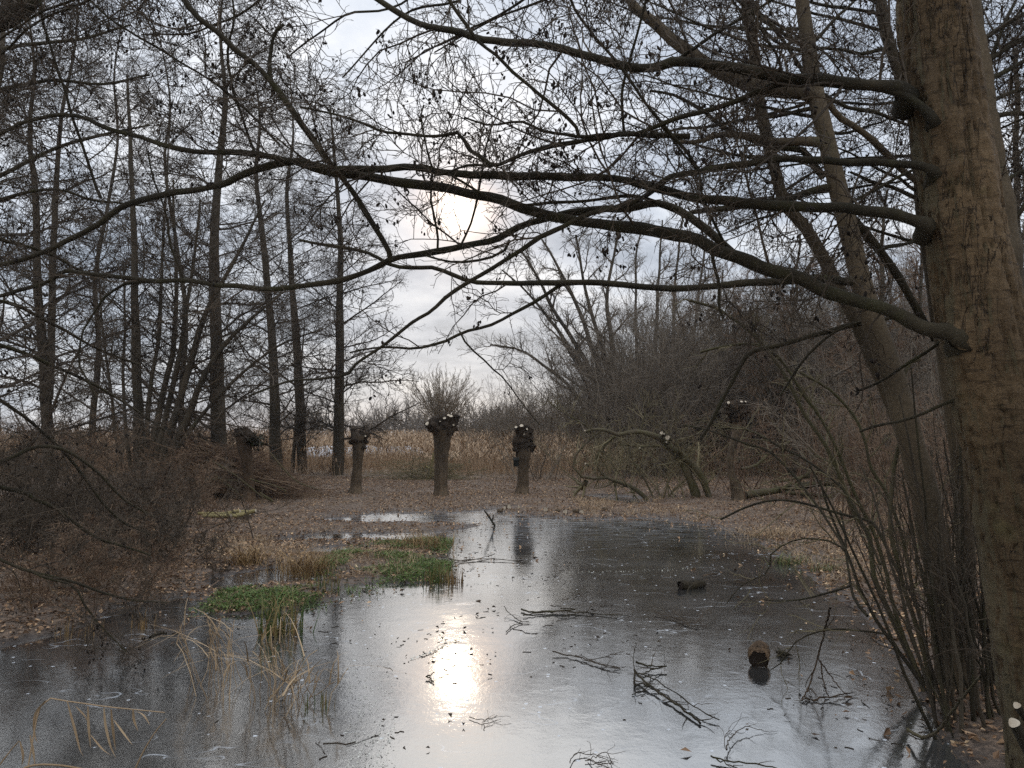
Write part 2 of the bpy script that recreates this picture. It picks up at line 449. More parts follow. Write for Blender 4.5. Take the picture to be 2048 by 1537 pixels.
cv = nd(nt, 'ShaderNodeCombineXYZ', {0: cx, 1: cy, 2: 3.3}).outputs[0]
cn = noise(nt, cv, 2.5, 8, .58)
base = ramp(nt, cn, [(.32, (.36, .42, .51)), (.44, (.52, .58, .68)), (.55, (.70, .75, .83)), (.68, (.90, .92, .96))])
hz = nd(nt, 'ShaderNodeMapRange', {'Value': zc, 'From Min': 0, 'From Max': .32, 'To Min': .74, 'To Max': 1.0}).outputs[0]
hz2 = nd(nt, 'ShaderNodeMapRange', {'Value': zc, 'From Min': .5, 'From Max': 1.0, 'To Min': 1.0, 'To Max': 2.5}).outputs[0]   # an overcast sky is brightest overhead
hz = nd(nt, 'ShaderNodeMath', {0: hz, 1: hz2}, operation='MULTIPLY').outputs[0]
base = mixc(nt, 1.0, base, nd(nt, 'ShaderNodeCombineXYZ', {0: hz, 1: hz, 2: hz}).outputs[0], 'MULTIPLY')
sd = (math.sin(SUN_AZ) * math.cos(SUN_EL), math.cos(SUN_AZ) * math.cos(SUN_EL), math.sin(SUN_EL))
dt = nd(nt, 'ShaderNodeVectorMath', {0: dirv, 1: sd}, operation='DOT_PRODUCT').outputs['Value']
ang = nd(nt, 'ShaderNodeMath', {0: nd(nt, 'ShaderNodeMath', {0: dt, 1: 1.0}, operation='MINIMUM').outputs[0]}, operation='ARCCOSINE').outputs[0]


def glow(sig_deg, amp):
    q = nd(nt, 'ShaderNodeMath', {0: ang, 1: math.radians(sig_deg)}, operation='DIVIDE').outputs[0]
    q = nd(nt, 'ShaderNodeMath', {0: q, 1: 2.0}, operation='POWER').outputs[0]
    q = nd(nt, 'ShaderNodeMath', {0: q, 1: -1.0}, operation='MULTIPLY').outputs[0]
    q = nd(nt, 'ShaderNodeMath', {0: q}, operation='EXPONENT').outputs[0]
    return nd(nt, 'ShaderNodeMath', {0: q, 1: amp}, operation='MULTIPLY').outputs[0]


cg = ramp(nt, noise(nt, cv, 6.0, 6, .6), [(.38, (.6, .6, .6)), (.52, (1, 1, 1))])
dim = nd(nt, 'ShaderNodeMath', {0: 1.0, 1: glow(8.5, .15)}, operation='SUBTRACT').outputs[0]   # thicker cloud round the veiled sun
col_ = mixc(nt, 1.0, base, nd(nt, 'ShaderNodeCombineXYZ', {0: dim, 1: dim, 2: dim}).outputs[0], 'MULTIPLY')
for sig, amp, c3 in ((1.3, 1.5, (1, .90, .76)), (2.9, .66, (1, .60, .30)), (9.0, .05, (1, .68, .48))):
    g = nd(nt, 'ShaderNodeMath', {0: glow(sig, amp), 1: cg}, operation='MULTIPLY').outputs[0]
    gc = nd(nt, 'ShaderNodeVectorMath', {0: c3}, operation='SCALE'); nt.links.new(g, gc.inputs['Scale'])
    col_ = mixc(nt, 1.0, col_, gc.outputs[0], 'ADD')
bg2 = nd(nt, 'ShaderNodeBackground', {'Color': col_, 'Strength': 1.0})
mx = nd(nt, 'ShaderNodeMixShader', {0: .93})
nt.links.new(bg1.outputs[0], mx.inputs[1]); nt.links.new(bg2.outputs[0], mx.inputs[2])
nt.links.new(mx.outputs[0], out.inputs[0])

sl = bpy.data.lights.new('sun', 'SUN'); sl.energy = .008; sl.angle = math.radians(1.6); sl.color = (1, .86, .68)
so = bpy.data.objects.new('sun', sl); col.objects.link(so)
so.rotation_euler = (math.radians(90) - SUN_EL, 0, math.pi - SUN_AZ)
so.rotation_euler = (-(math.pi / 2 - SUN_EL), 0, -SUN_AZ)

cam = bpy.data.cameras.new('camera'); cam.sensor_width = 36; cam.lens = 36 * F / 2048; cam.clip_end = 3000; cam.clip_start = .05
co = bpy.data.objects.new('camera', cam); col.objects.link(co)
co.location = CAM; co.rotation_euler = (math.pi / 2 + PITCH, 0, 0)
scene.camera = co
scene.view_settings.view_transform = 'Standard'; scene.view_settings.look = 'None'
scene.view_settings.exposure = .25; scene.view_settings.gamma = 1
scene.render.engine = 'CYCLES'
cy_ = scene.cycles
cy_.max_bounces = 4; cy_.diffuse_bounces = 2; cy_.glossy_bounces = 2; cy_.transmission_bounces = 2; cy_.volume_bounces = 0
cy_.caustics_reflective = False; cy_.caustics_refractive = False
cy_.use_denoising = False
# ------------------------------------------------------------------ ground and ice
def poly_px(p):
    p = np.array(p, float)
    return gpt(p[:, 0], p[:, 1])[:, :2]


POND = np.vstack([poly_px([(0, 1290), (120, 1262), (170, 1245), (215, 1215), (300, 1200), (380, 1190), (430, 1232), (500, 1228), (560, 1225),
                           (690, 1194), (640, 1182), (760, 1168), (870, 1166), (905, 1132), (900, 1105), (880, 1087), (760, 1080),
                           (640, 1080), (560, 1082), (560, 1077), (640, 1070), (760, 1066), (860, 1061), (930, 1050), (800, 1046), (660, 1046), (640, 1037),
                           (760, 1029), (900, 1021), (1000, 1017), (1040, 1030), (1150, 1036), (1250, 1034), (1330, 1038), (1420, 1054), (1500, 1073), (1560, 1108),
                           (1600, 1138), (1660, 1190), (1740, 1240), (1790, 1300), (1840, 1370), (1880, 1430), (1930, 1537)]),
                  [(2.35, 3.2), (2.4, 2.2), (-3.4, 2.0), (-4.6, 3.0)], poly_px([(-330, 1345)])])
PUD1 = poly_px([(1120, 993), (1200, 987), (1290, 994), (1320, 1006), (1260, 1011), (1190, 1000)])
PUD2 = poly_px([(395, 1178), (420, 1158), (520, 1138), (620, 1130), (680, 1150), (640, 1166), (540, 1168), (440, 1185)])
PUD3 = poly_px([(590, 1110), (640, 1096), (690, 1092), (680, 1104)])


def sdf(poly, x, y):
    """signed distance, negative inside"""
    d = np.full(x.shape, 1e9); ins = np.zeros(x.shape, bool)
    n = len(poly)
    for i in range(n):
        ax, ay = poly[i]; bx, by = poly[(i + 1) % n]
        ex, ey = bx - ax, by - ay
        t = np.clip(((x - ax) * ex + (y - ay) * ey) / (ex * ex + ey * ey + 1e-12), 0, 1)
        d = np.minimum(d, np.hypot(x - ax - t * ex, y - ay - t * ey))
        c = ((ay > y) != (by > y)) & (x < (bx - ax) * (y - ay) / ((by - ay) if abs(by - ay) > 1e-9 else 1e-9) + ax)
        ins ^= c
    return np.where(ins, -d, d)


def height(x, y):
    x = np.asarray(x, float); y = np.asarray(y, float)
    s = np.minimum(sdf(POND, x, y), np.minimum(sdf(PUD1, x, y), np.minimum(sdf(PUD2, x, y), sdf(PUD3, x, y))))
    p = np.stack([x, y, x * 0], -1)
    nz = sn(p, 2.2) * .5 + sn(p, 6.0) * .3 + sn(p, 17.0) * .18
    fade = np.clip((y - 9) / 8, 0, 1)
    s = s + (sn(p, 1.1) * .30 + sn(p, 3.1) * .16 + sn(p, 8.0) * .07) * (.25 + .9 * fade)
    sl = .10 * (1 - fade) + .045 * fade
    h = np.where(s > 0, .012 + .13 * (1 - np.exp(-np.maximum(s, 0) * sl / .13)), np.maximum(s * .3, -.12))
    h = h + nz * (.032 - .014 * fade) * np.clip(1.2 - np.abs(s) * .0, .3, 1) - .004
    h = h + .10 * np.clip((y - 17) / 10, 0, 1) + .14 * np.clip((x - 2.2) / 2.5, 0, 1) * np.clip((8 - y) / 5, 0, 1) + .10 * np.clip((-x - 3.2) / 3, 0, 1) * np.clip((11 - y) / 4, 0, 1)
    h = np.where((s < -.35), np.minimum(h, -.06), h)
    return h


def H(x, y):
    return float(height(np.array([x]), np.array([y]))[0])


def on_ground(px, py):
    """point of the terrain seen at that pixel"""
    z = 0.1
    for _ in range(6):
        p = gpt(px, py, z); z = H(p[0], p[1])
    return np.array([p[0], p[1], z])


def depth_of(P):
    return float((np.asarray(P) - CAM) @ FW)


ys = np.concatenate([np.arange(-6, 3, .5), np.arange(3, 12, .06), np.arange(12, 26, .09), 26 * np.exp(np.linspace(0, math.log(60), 60))])
xs = np.concatenate([-15 * np.exp(np.linspace(math.log(60), 0, 45)), np.arange(-14.9, 14.9, .075), 15 * np.exp(np.linspace(0, math.log(60), 45))])
X, Y = np.meshgrid(xs, ys)
Z = height(X, Y)
ny, nx = X.shape
i = np.arange(ny - 1)[:, None] * nx; j = np.arange(nx - 1)
Q = np.stack([i + j, i + j + 1, i + nx + j + 1, i + nx + j], -1).reshape(-1, 4)
o = mesh('ground', [(np.stack([X, Y, Z], -1).reshape(-1, 3), Q)], M['ground']); tag(o, kind='structure')
xs2 = np.linspace(-9, 7, 30); ys2 = np.linspace(1.2, 27, 40); X2, Y2 = np.meshgrid(xs2, ys2)
i = np.arange(39)[:, None] * 30; j = np.arange(29)
Q2 = np.stack([i + j, i + j + 1, i + 30 + j + 1, i + 30 + j], -1).reshape(-1, 4)
o = mesh('pond_ice', [(np.stack([X2, Y2, X2 * 0], -1).reshape(-1, 3), Q2)], M['ice']); tag(o, kind='structure')


def scatter(n, xr, yr, cond=None, ypow=1.0):
    x = rng.uniform(*xr, n); y = yr[0] + (yr[1] - yr[0]) * rng.uniform(0, 1, n) ** ypow
    z = height(x, y)
    k = z > .004
    if cond is not None:
        k &= cond(x, y, z)
    return np.stack([x, y, z], -1)[k]


def leaves(P, size, tilt=.5, lift=.012):
    n = len(P)
    a = rng.uniform(0, 6.28, n)
    u = np.stack([np.cos(a), np.sin(a), rng.normal(0, tilt, n)], -1); u = nrm(u)
    nn = nrm(rng.normal(0, tilt, (n, 3)) + [0, 0, 1]); v = nrm(np.cross(nn, u)); nn = np.cross(u, v)
    s = size * rng.uniform(.6, 1.3, n)[:, None]; cu = rng.uniform(-.1, .45, n)[:, None]
    c = P + [0, 0, lift]
    V = np.stack([c - u * s * .5, c - v * s * .28 + nn * s * cu, c + u * s * .5 + nn * s * .15, c + v * s * .28 + nn * s * cu], 1)
    b = np.arange(n)[:, None] * 4
    T = np.concatenate([b + [0, 1, 2], b + [0, 2, 3]], 0)
    return V.reshape(-1, 3), T


def blades(P, h, wd, lean=.35, droop=.5, seg=3, dirv=None, hv=.4):
    """thin upright blades as narrow ribbons"""
    n = len(P)
    a = rng.uniform(0, 6.28, n)
    ld = np.stack([np.cos(a), np.sin(a), np.zeros(n)], -1)
    if dirv is not None:
        ld = nrm(ld * .7 + np.asarray(dirv))
    le = np.abs(rng.normal(0, lean, n))[:, None]
    hh = (h * rng.uniform(1 - hv, 1 + hv, n))[:, None]
    b2 = a + rng.uniform(.8, 2.3, n)
    sd_ = np.stack([np.cos(b2), np.sin(b2), np.zeros(n)], -1) * (wd * rng.uniform(.6, 1.3, n))[:, None] * .5
    s = np.linspace(0, 1, seg + 1)
    rows = []
    dr = (droop * rng.uniform(.3, 1.2, n))[:, None]
    for t in s:
        c = P + ld * hh * (le * t + dr * t ** 3 * .6) + np.array([0, 0, 1]) * hh * (t - dr * .45 * t ** 3)
        wv = sd_ * (1 - .85 * t)
        rows += [c - wv, c + wv]
    V = np.stack(rows, 1)
    m2 = 2 * (seg + 1)
    b = np.arange(n)[:, None] * m2
    Qs = np.concatenate([b + [2 * k, 2 * k + 1, 2 * k + 3, 2 * k + 2] for k in range(seg)], 0)
    return V.reshape(-1, 3), Qs


# leaf litter, dry grass and small fallen twigs
drift = lambda x, y, z: sn(np.stack([x, y, x * 0], -1), 2.3) + rng.normal(0, .28, len(x)) > -.38
PL = np.concatenate([scatter(60000, (-8, 6.5), (4, 13), drift), scatter(80000, (-13, 13), (13, 27), drift)])
n = 26000; q = np.column_stack([rng.uniform(-8, 6, n), rng.uniform(4, 20, n)]); s_ = sdf(POND, q[:, 0], q[:, 1])
q = q[(s_ < .3) & (rng.uniform(0, 1, n) < np.exp(np.minimum(s_, 0) * (3.2 - 1.7 * np.clip((q[:, 1] - 8) / 6, 0, 1))) * .5)]
PL = np.concatenate([PL, np.column_stack([q, np.maximum(height(q[:, 0], q[:, 1]), .0)])])
o = mesh('leaf_litter', [leaves(PL[::2], .055, .4), leaves(PL[1::2], .034, .5)], M['leaf'], smooth=False); tag(o, kind='stuff')
PT = scatter(9000, (-12, 12), (5, 27))
n = len(PT); a = rng.uniform(0, 6.28, n); L = rng.uniform(.08, .45, n)
dv = np.stack([np.cos(a), np.sin(a), rng.normal(.03, .12, n)], -1) * L[:, None]
PP = PT[:, None] + dv[:, None] * np.linspace(-.5, .5, 3)[None, :, None] + [0, 0, .02] + rng.normal(0, .012, (n, 3, 3))
o = mesh('twig_litter', [tubes(PP, np.full((n, 3), .0035) * rng.uniform(.7, 1.6, (n, 1)), 3)], M['twig_red'], smooth=False); tag(o, kind='stuff')
pg = scatter(26000, (1.5, 12), (8.5, 20), lambda x, y, z: (sn(np.stack([x, y, x * 0], -1), 1.3) > .12) & (z > .012))
pg2 = scatter(9000, (-8, 6), (12, 27), lambda x, y, z: sn(np.stack([x, y, x * 0], -1), .9) > .15)
pg3 = scatter(5000, (-4.5, -1.2), (9, 14), lambda x, y, z: (sn(np.stack([x, y, x * 0], -1), 1.6) > .05))
o = mesh('dry_grass', [blades(pg, .16, .006, .6, 1.1), blades(pg2, .10, .006, .8, 1.1), blades(pg3, .12, .005, .9, 1.0)], M['dry'], smooth=False); tag(o, kind='stuff')


# green water plants along the spit of the left bank
def area(poly, n):
    p = poly_px(poly); lo = p.min(0); hi = p.max(0)
    q = rng.uniform(lo, hi, (n * 4, 2)); q = q[sdf(p, q[:, 0], q[:, 1]) < rng.normal(0, .16, len(q))][:n]
    nz = sn(np.stack([q[:, 0], q[:, 1], q[:, 0] * 0], -1), 4.5) + rng.normal(0, .16, len(q))
    q = q[nz > -.07]
    return np.column_stack([q, np.maximum(height(q[:, 0], q[:, 1]), 0)])


ga = [area([(430, 1215), (440, 1190), (520, 1180), (610, 1186), (680, 1180), (690, 1192), (600, 1212), (520, 1226), (450, 1228)], 5200),
      area([(640, 1125), (700, 1102), (800, 1088), (890, 1072), (905, 1088), (880, 1110), (800, 1128), (740, 1155), (660, 1150)], 13000),
      area([(770, 1150), (840, 1128), (900, 1124), (900, 1140), (840, 1162), (760, 1168)], 4000)]
ga.append(area([(560, 1182), (690, 1152), (790, 1158), (710, 1192), (610, 1206)], 1300))
gp = np.concatenate(ga)
o = mesh('water_plants', [blades(gp, .05, .007, 1.1, 1.0, 2, None, .7), leaves(gp[::2] + [0, 0, .02], .03, .7)], M['green'], smooth=False); tag(o, kind='stuff')


def clump(name, label, cat, px, py, n, rad, h, wd, mat, lean=.35, droop=.6, group=None, dirv=None, z0=None, hv=.4, parts=None):
    c = on_ground(px, py) if z0 is None else gpt(px, py, z0)
    e = empty(name, label, cat, c, group)
    P = c + np.column_stack([rng.normal(0, rad, n), rng.normal(0, rad * .8, n), np.full(n, -.01)])
    g = blades(P, h, wd, lean, droop, 4, dirv, hv)
    mesh('leaves', [g], mat, e, smooth=False)
    if parts == 'debris':
        mesh('dead_leaves', [blades(P[::2], h * .5, wd, lean * 2.4, 1.0, 3)], M['sedge'], e, smooth=False)
    return e


clump('iris_tussock', 'green iris tussock with browned leaf bases standing out of the ice', 'tussock', 556, 1268, 70, .10, .34, .017, M['iris'], .22, .35, z0=0, parts='debris')
clump('sedge_tussock', 'tall dead brown sedge tussock beside the green water plants', 'tussock', 612, 1160, 420, .15, .40, .010, M['sedge'], .32, .6)
clump('sedge_tussock', 'low dead sedge tussock on the mud behind the small spit', 'tussock', 492, 1145, 200, .13, .30, .010, M['sedge'], .6, 1.0)
clump('sedge_tussock', 'rounded brown sedge hummock at the tip of the green patch', 'tussock', 838, 1092, 260, .24, .27, .010, M['sedge'], .6, 1.1)
clump('sedge_tussock', 'sparse thin sedge shoots beside the rounded hummock', 'tussock', 880, 1100, 50, .12, .22, .008, M['iris'], .3, .5)
clump('cut_reed_stubs', 'cluster of short cut iris stubs at the edge of the water plants', 'tussock', 872, 1166, 60, .07, .20, .014, M['iris'], .12, .1, z0=0, group='stub clusters in the ice')
clump('cut_reed_stubs', 'cluster of brown stubs standing alone in the ice off the green patch', 'tussock', 900, 1166, 44, .09, .17, .014, M['sedge'], .15, .15, z0=0, group='stub clusters in the ice')
clump('cut_reed_stubs', 'row of green stubs in front of the tall dead sedge tussock', 'tussock', 652, 1178, 44, .14, .18, .012, M['iris'], .15, .2, z0=0, group='stub clusters in the ice')
clump('grass_tuft', 'green grass tuft on the right bank where it meets the ice', 'tussock', 1585, 1128, 150, .12, .16, .009, M['iris'], .5, .9)
clump('grass_tuft', 'small yellowish grass tuft nearest the shrub on the right shore', 'tussock', 1655, 1142, 90, .10, .13, .009, M['iris'], .6, 1.0)
clump('grass_tuft', 'straw coloured grass mound hanging over the right shore', 'tussock', 1560, 1072, 500, .38, .20, .007, M['dry'], .6, 1.2)
clump('reed_stubs', 'few thin dark stubs in the ice by the left shore', 'tussock', 150, 1272, 26, .16, .12, .008, M['sedge'], .2, .2, z0=0)
clump('reed_stubs', 'yellow brown stubs where the left bank meets the ice', 'tussock', 284, 1258, 22, .05, .16, .012, M['sedge'], .2, .2, z0=0)
clump('reed_stubs', 'tiny green stubs in the dark ice near the reed clump', 'tussock', 645, 1412, 14, .05, .10, .010, M['iris'], .15, .1, z0=0)


def reedclump(name, label, spots, h, wd, mat, lean, n, leafn, dirv):
    c = gpt(*spots[0], 0.0)
    e = empty(name, label, 'reeds', c)
    bs = np.array([gpt(x, y, 0.0) for x, y in spots])
    P = bs[rng.integers(0, len(bs), n)] + np.column_stack([rng.normal(0, .10, n), rng.normal(0, .10, n), np.zeros(n)])
    d = nrm(np.column_stack([rng.normal(dirv[0], lean, n), rng.normal(dirv[1], lean, n), np.ones(n)]))
    hh = h * rng.uniform(.45, 1.1, n)
    s = np.linspace(0, 1, 6)
    S = P[:, None] + d[:, None] * (hh[:, None] * s)[..., None] + np.array(dirv + (-.25,)) * (hh[:, None] * s ** 3)[..., None] * .4 + rng.normal(0, .006, (n, 6, 3))
    mesh('reeds', [tubes(S, np.full((n, 6), .0024), 4)], mat, e, smooth=False)
    q = S[rng.integers(0, n, leafn), rng.integers(2, 6, leafn)]
    mesh('leaves', [blades(q, .22, wd, 1.0, 1.6, 4, (dirv[0] * 2, dirv[1] * 2, 0))], mat, e, smooth=False)
    return e


reedclump('dry_reed_clump', 'tangled clump of dry reed stems leaning over the dark ice', [(440, 1390), (500, 1400), (545, 1410), (470, 1370), (585, 1400), (420, 1360)], .50, .010, M['dry'], .24, 40, 55, (-.12, .05))
reedclump('dry_reed_clump', 'loose dry reed leaves bent towards the right of the dark ice', [(560, 1405), (610, 1420), (530, 1420)], .36, .010, M['dry'], .4, 16, 22, (.25, .0))

# near bleached reed leaves at the lower left: traced, each blade bends over from its root in the ice
e = empty('bleached_reed_plant', 'pale bleached reed leaves drooping over the ice in the lower left corner', 'reeds', gpt(180, 1600, 0))
st = []
for pts, d0, d1, w0, w1 in [
        ([(40, 1640), (62, 1500), (85, 1405), (130, 1402), (225, 1415), (330, 1425)], 3.6, 3.9, 4, 2),
        ([(250, 1640), (262, 1560), (300, 1480), (333, 1437)], 3.6, 3.7, 5, 2),
        ([(0, 1530), (18, 1505), (38, 1482)], 3.7, 3.75, 3, 2), ([(-20, 1700), (35, 1560), (60, 1532), (120, 1530), (165, 1538)], 3.4, 3.5, 5, 4)]:
    st.append(tubes(*limb(pts, d0, d1, w0, w1, 16, .001, .03), 4))
mesh('stems', st, M['tan'], e)
lv = []
for pts in [[(92, 1400), (72, 1425), (68, 1460), (74, 1485), (78, 1487)], [(135, 1404), (150, 1460), (160, 1500), (167, 1512)], [(176, 1412), (177, 1450), (181, 1495)],
            [(208, 1415), (211, 1450), (222, 1495), (232, 1515)], [(222, 1418), (226, 1460), (231, 1500)], [(152, 1412), (170, 1432), (173, 1440)],
            [(266, 1418), (268, 1440), (276, 1462)], [(262, 1420), (285, 1428), (300, 1450)], [(228, 1440), (250, 1470), (265, 1490)], [(182, 1470), (205, 1498), (225, 1512)],
            [(60, 1470), (66, 1500), (70, 1530)], [(40, 1482), (46, 1510), (44, 1530)]]:
    c = cr(pts, 10); t = np.linspace(0, 1, 10)
    wv = (np.sin(np.pi * np.clip(t * .85 + .12, 0, 1)) * 5.2 + .4)
    d = 3.75 + .05 * math.sin(pts[0][0])
    A = at(c[:, 0] - wv / 2, c[:, 1], d + .004 * np.sin(t * 5)); B_ = at(c[:, 0] + wv / 2, c[:, 1] + .8, d + .012)
    V = np.stack([A, B_], 1).reshape(-1, 3); k = np.arange(9)[:, None] * 2
    lv.append((V, np.concatenate([k + [0, 1, 3, 2]], 0)))
mesh('leaves', lv, M['tan'], e)

# ------------------------------------------------------------------ far field: reeds, snow, hedge wood
def reedbed(n, xr, yr, cond=None):
    x = rng.uniform(*xr, n); y = rng.uniform(*yr, n)
    if cond is not None:
        k = cond(x, y); x, y = x[k], y[k]
    return np.column_stack([x, y, height(x, y)])


def snowgap(x, y):
    px = 1024 + F * x / y
    return ~((px > 600) & (px < 855) & (y > 36) & (y < 56) & (sn(np.stack([x, y, x * 0], -1), .55) > -.25)) & ~((np.abs(px - 700) < 160) & (y < 33) & (rng.uniform(0, 1, len(x)) < .55))


rb = np.concatenate([reedbed(30000, (-22, 14), (27.5, 40), snowgap), reedbed(34000, (-45, 26), (40, 75), snowgap), reedbed(8000, (-70, 20), (75, 120))])
hs = np.clip(.75 + (rb[:, 1] - 27.5) * .05, .6, 1.55)
sc_ = rb.copy()
g1 = blades(rb, 1.0, .016, .22, .25, 2, None, .25)
V1 = g1[0].reshape(len(rb), -1, 3); V1[..., 2] = rb[:, None, 2] + (V1[..., 2] - rb[:, None, 2]) * hs[:, None]
k = rng.uniform(0, 1, len(rb)) < .6
tip = V1[k][:, -2:].mean(1)
g2 = blades(tip, .22, .05, .7, 1.2, 2)
o = mesh('reed_bed', [(V1.reshape(-1, 3), g1[1]), g2], M['reed'], smooth=False); tag(o, kind='stuff')
sp = []
for k in range(26):
    px, y = rng.uniform(625, 840), rng.uniform(38, 54)
    c = np.array([(px - 1024) / F * y, y, H((px - 1024) / F * y, y) + .45])
    sp.append(blob(c, 1.0, amp=.35, sc=(rng.uniform(.5, 1.4), rng.uniform(.5, 1.2), .28)))
o = mesh('snow', sp, M['snow']); tag(o, kind='stuff')

THK = []


def shrubmass(cx, cy, h, ns, spread, lev2=9, lev3=6, r0=.018, lean=.35, up=.05):
    n = ns
    P0 = np.column_stack([cx + rng.normal(0, spread, n), cy + rng.normal(0, spread, n), np.full(n, .1)])
    d = nrm(np.column_stack([rng.normal(0, lean, n), rng.normal(0, lean, n), np.ones(n)]))
    seg = 6; out = np.empty((n, seg + 1, 3)); out[:, 0] = P0; L = h * rng.uniform(.55, 1.1, n)
    for s in range(seg):
        d = nrm(d + rng.normal(0, .13, (n, 3)) + [0, 0, up]); out[:, s + 1] = out[:, s] + d * (L / seg)[:, None]
    R = (r0 * rng.uniform(.6, 1.5, n))[:, None] * np.linspace(1, .3, seg + 1)
    a = grow(out, R, lev2, (.2, 1), (h * .16, h * .4), (25, 60), 4, .2, .12, 1, .6, .006, rlen=.012)
    b = grow(*a, lev3, (.1, 1), (h * .05, h * .14), (25, 65), 2, .25, .05, 1, .7, .0045)
    return out, R, a, b


# thicket of bare scrub beyond the right bank: reads as one mass
gs = []
for k in range(215):
    y = rng.uniform(25.5, 46); px = rng.uniform(1130, 2250) + (y - 26) * 2
    if px < 1220 and y < 33:
        continue
    x = (px - 1024) / F * y
    h = (rng.uniform(2.6, 4.6) + 1.8 * np.clip((px - 1180) / 200, 0, 1) + .0010 * (px - 1100) + (y - 26) * .07) * 1.3
    out_, R, a, b = shrubmass(x, y, h, 13, .7)
    gs += [tubes(out_, R, 4), tubes(*a, 3), tubes(*b, 3)]
for k in range(50):
    y = rng.uniform(38, 66); px = rng.uniform(930, 1400)
    x = (px - 1024) / F * y
    out_, R, a, b = shrubmass(x, y, rng.uniform(2.4, 3.6) + 2.4 * (px > 1010), 11, .9, 8, 5)
    gs += [tubes(out_, R, 3), tubes(*a, 3), tubes(*b, 3)]
for k in range(26):
    y = rng.uniform(15, 24); px = rng.uniform(1720, 2300)
    x = (px - 1024) / F * y
    out_, R, a, b = shrubmass(x, y, rng.uniform(3, 5.0), 10, .6)
    gs += [tubes(out_, R, 4), tubes(*a, 3), tubes(*b, 3)]
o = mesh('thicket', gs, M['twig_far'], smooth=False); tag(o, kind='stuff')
gs = []
for k in range(110):
    y = rng.uniform(130, 220); px = rng.choice([rng.uniform(560, 1250), rng.uniform(100, 2300)])
    x = (px - 1024) / F * y
    out_, R, a, b = shrubmass(x, y, rng.uniform(5, 10), 12, 2.2, 8, 5, .06)
    gs += [tubes(out_, R, 3), tubes(a[0], a[1] * 3, 3), tubes(b[0], b[1] * 4.5, 3)]
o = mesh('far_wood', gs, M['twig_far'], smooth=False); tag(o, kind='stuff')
gs = []
for k in range(85):
    y = rng.uniform(24, 50); px = rng.uniform(-250, 560)
    x = (px - 1024) / F * y
    out_, R, a, b = shrubmass(x, y, rng.uniform(1.6, 2.9), 10, .9, 7, 5)
    gs += [tubes(out_, R, 3), tubes(*a, 3), tubes(*b, 3)]
o = mesh('undergrowth', gs, M['twig_red'], smooth=False); tag(o, kind='stuff')
#PART3
# ------------------------------------------------------------------ trees
def stems_of(lst):
    out = []
    for pts, d0, d1, w0, w1 in lst:
        out.append(limb(pts, d0, d1, w0, w1, None, .01, .04))
    return out


def same_len(stems, n=24):
    Ps, Rs = [], []
    for P, R in stems:
        s = np.linspace(0, 1, len(P)); t = np.linspace(0, 1, n)
        Ps.append(np.column_stack([np.interp(t, s, P[:, c]) for c in range(3)])); Rs.append(np.interp(t, s, R))
    return np.array(Ps), np.array(Rs)


def alder(name, label, stems, group=None, k1=46, L1=(1.2, 2.6), k2=13, k3=8, t=(.06, 1), mat='bark_far', twig='twig', cones=.12, S=10, flat=.35, a1=(55, 85), trop1=.02, r3=.0038, cone=.03, flare=None, k4=0, tips_r=1.0):
    st = stems_of(stems)
    e = empty(name, label, 'tree', st[0][0][0] * [1, 1, 1], group)
    for q_, (P, R) in enumerate(st):
        mesh('trunk' if q_ == 0 else 'stem', [tubes(P, R, S)], M[mat], e)
    P, R = same_len(st[:1] if label.startswith('slim alder with a young') else st)
    a = grow(P, R, k1, t, L1, a1, 7, .13, trop1, flat, .55, .008, shrink=.72, rlen=.0125)
    b = grow(*a, k2, (.15, 1), (L1[0] * .4, L1[1] * .42), (30, 65), 5, .2, .02, .5, .6, r3 * 1.3, shrink=.5)
    c = grow(*b, k3, (.1, 1), (.16, .48), (25, 65), 3, .24, .0, .8, .7, r3)
    tw = [tubes(*a, 5), tubes(*b, 3), tubes(*c, 3)]
    if k4:
        q = grow(*c, k4, (.1, 1), (.06, .16), (25, 70), 2, .3, 0, 1, .8, r3 * .8); tw.append(tubes(*q, 3))
    mesh('crown', tw, M[twig], e, smooth=False)
    if cones:
        tp = c[0][rng.uniform(0, 1, len(c[0])) < cones][:, -1]
        o = mesh('cones', [pods(tp, cone, 3, .05)], M['cone'], e); tag(o, kind='stuff')
    return e


# --- the alders of the left wood
G_L = 'alders of the left wood'
alder('alder_tree', 'twin stemmed alder rising from the left shrubs near the photo edge',
      [([(97, 1010), (96, 910), (90, 760), (75, 560), (72, 400), (60, 270), (68, 120), (40, -60)], 20, 20, 25, 2),
       ([(97, 800), (104, 640), (106, 520), (112, 360), (124, 230), (150, 90), (160, -60)], 20, 20.5, 18, 2)], G_L, 46, (1.1, 3.8), 11, 7, k4=2)
alder('alder_tree', 'straight thick alder trunk behind the brush pile, right of the fanned clump',
      [([(440, 990), (438, 900), (434, 740), (430, 600), (428, 480), (438, 340), (450, 200), (440, 60), (452, -60)], 23, 23, 35, 2)], G_L, 71, (1.6, 4.9), 12, 7, k4=2)
alder('alder_tree', 'slightly curved slim alder standing nearest right of the brush pile',
      [([(556, 955), (550, 880), (549, 790), (545, 690), (537, 590), (526, 480), (512, 350), (520, 240), (505, 120)], 27, 27, 24, 2)], G_L, 60, (1.4, 4.1), 11, 7, k4=2)
alder('alder_tree', 'slim alder with a young side shoot, second from the gap in the wood',
      [([(606, 955), (602, 860), (597, 740), (588, 620), (580, 500), (574, 380), (586, 270), (580, 170)], 29, 29, 22, 2),
       ([(585, 945), (592, 850), (600, 760), (610, 640)], 29, 29, 8, 2)], G_L, 50, (1.4, 3.8), 11, 7, k4=2)
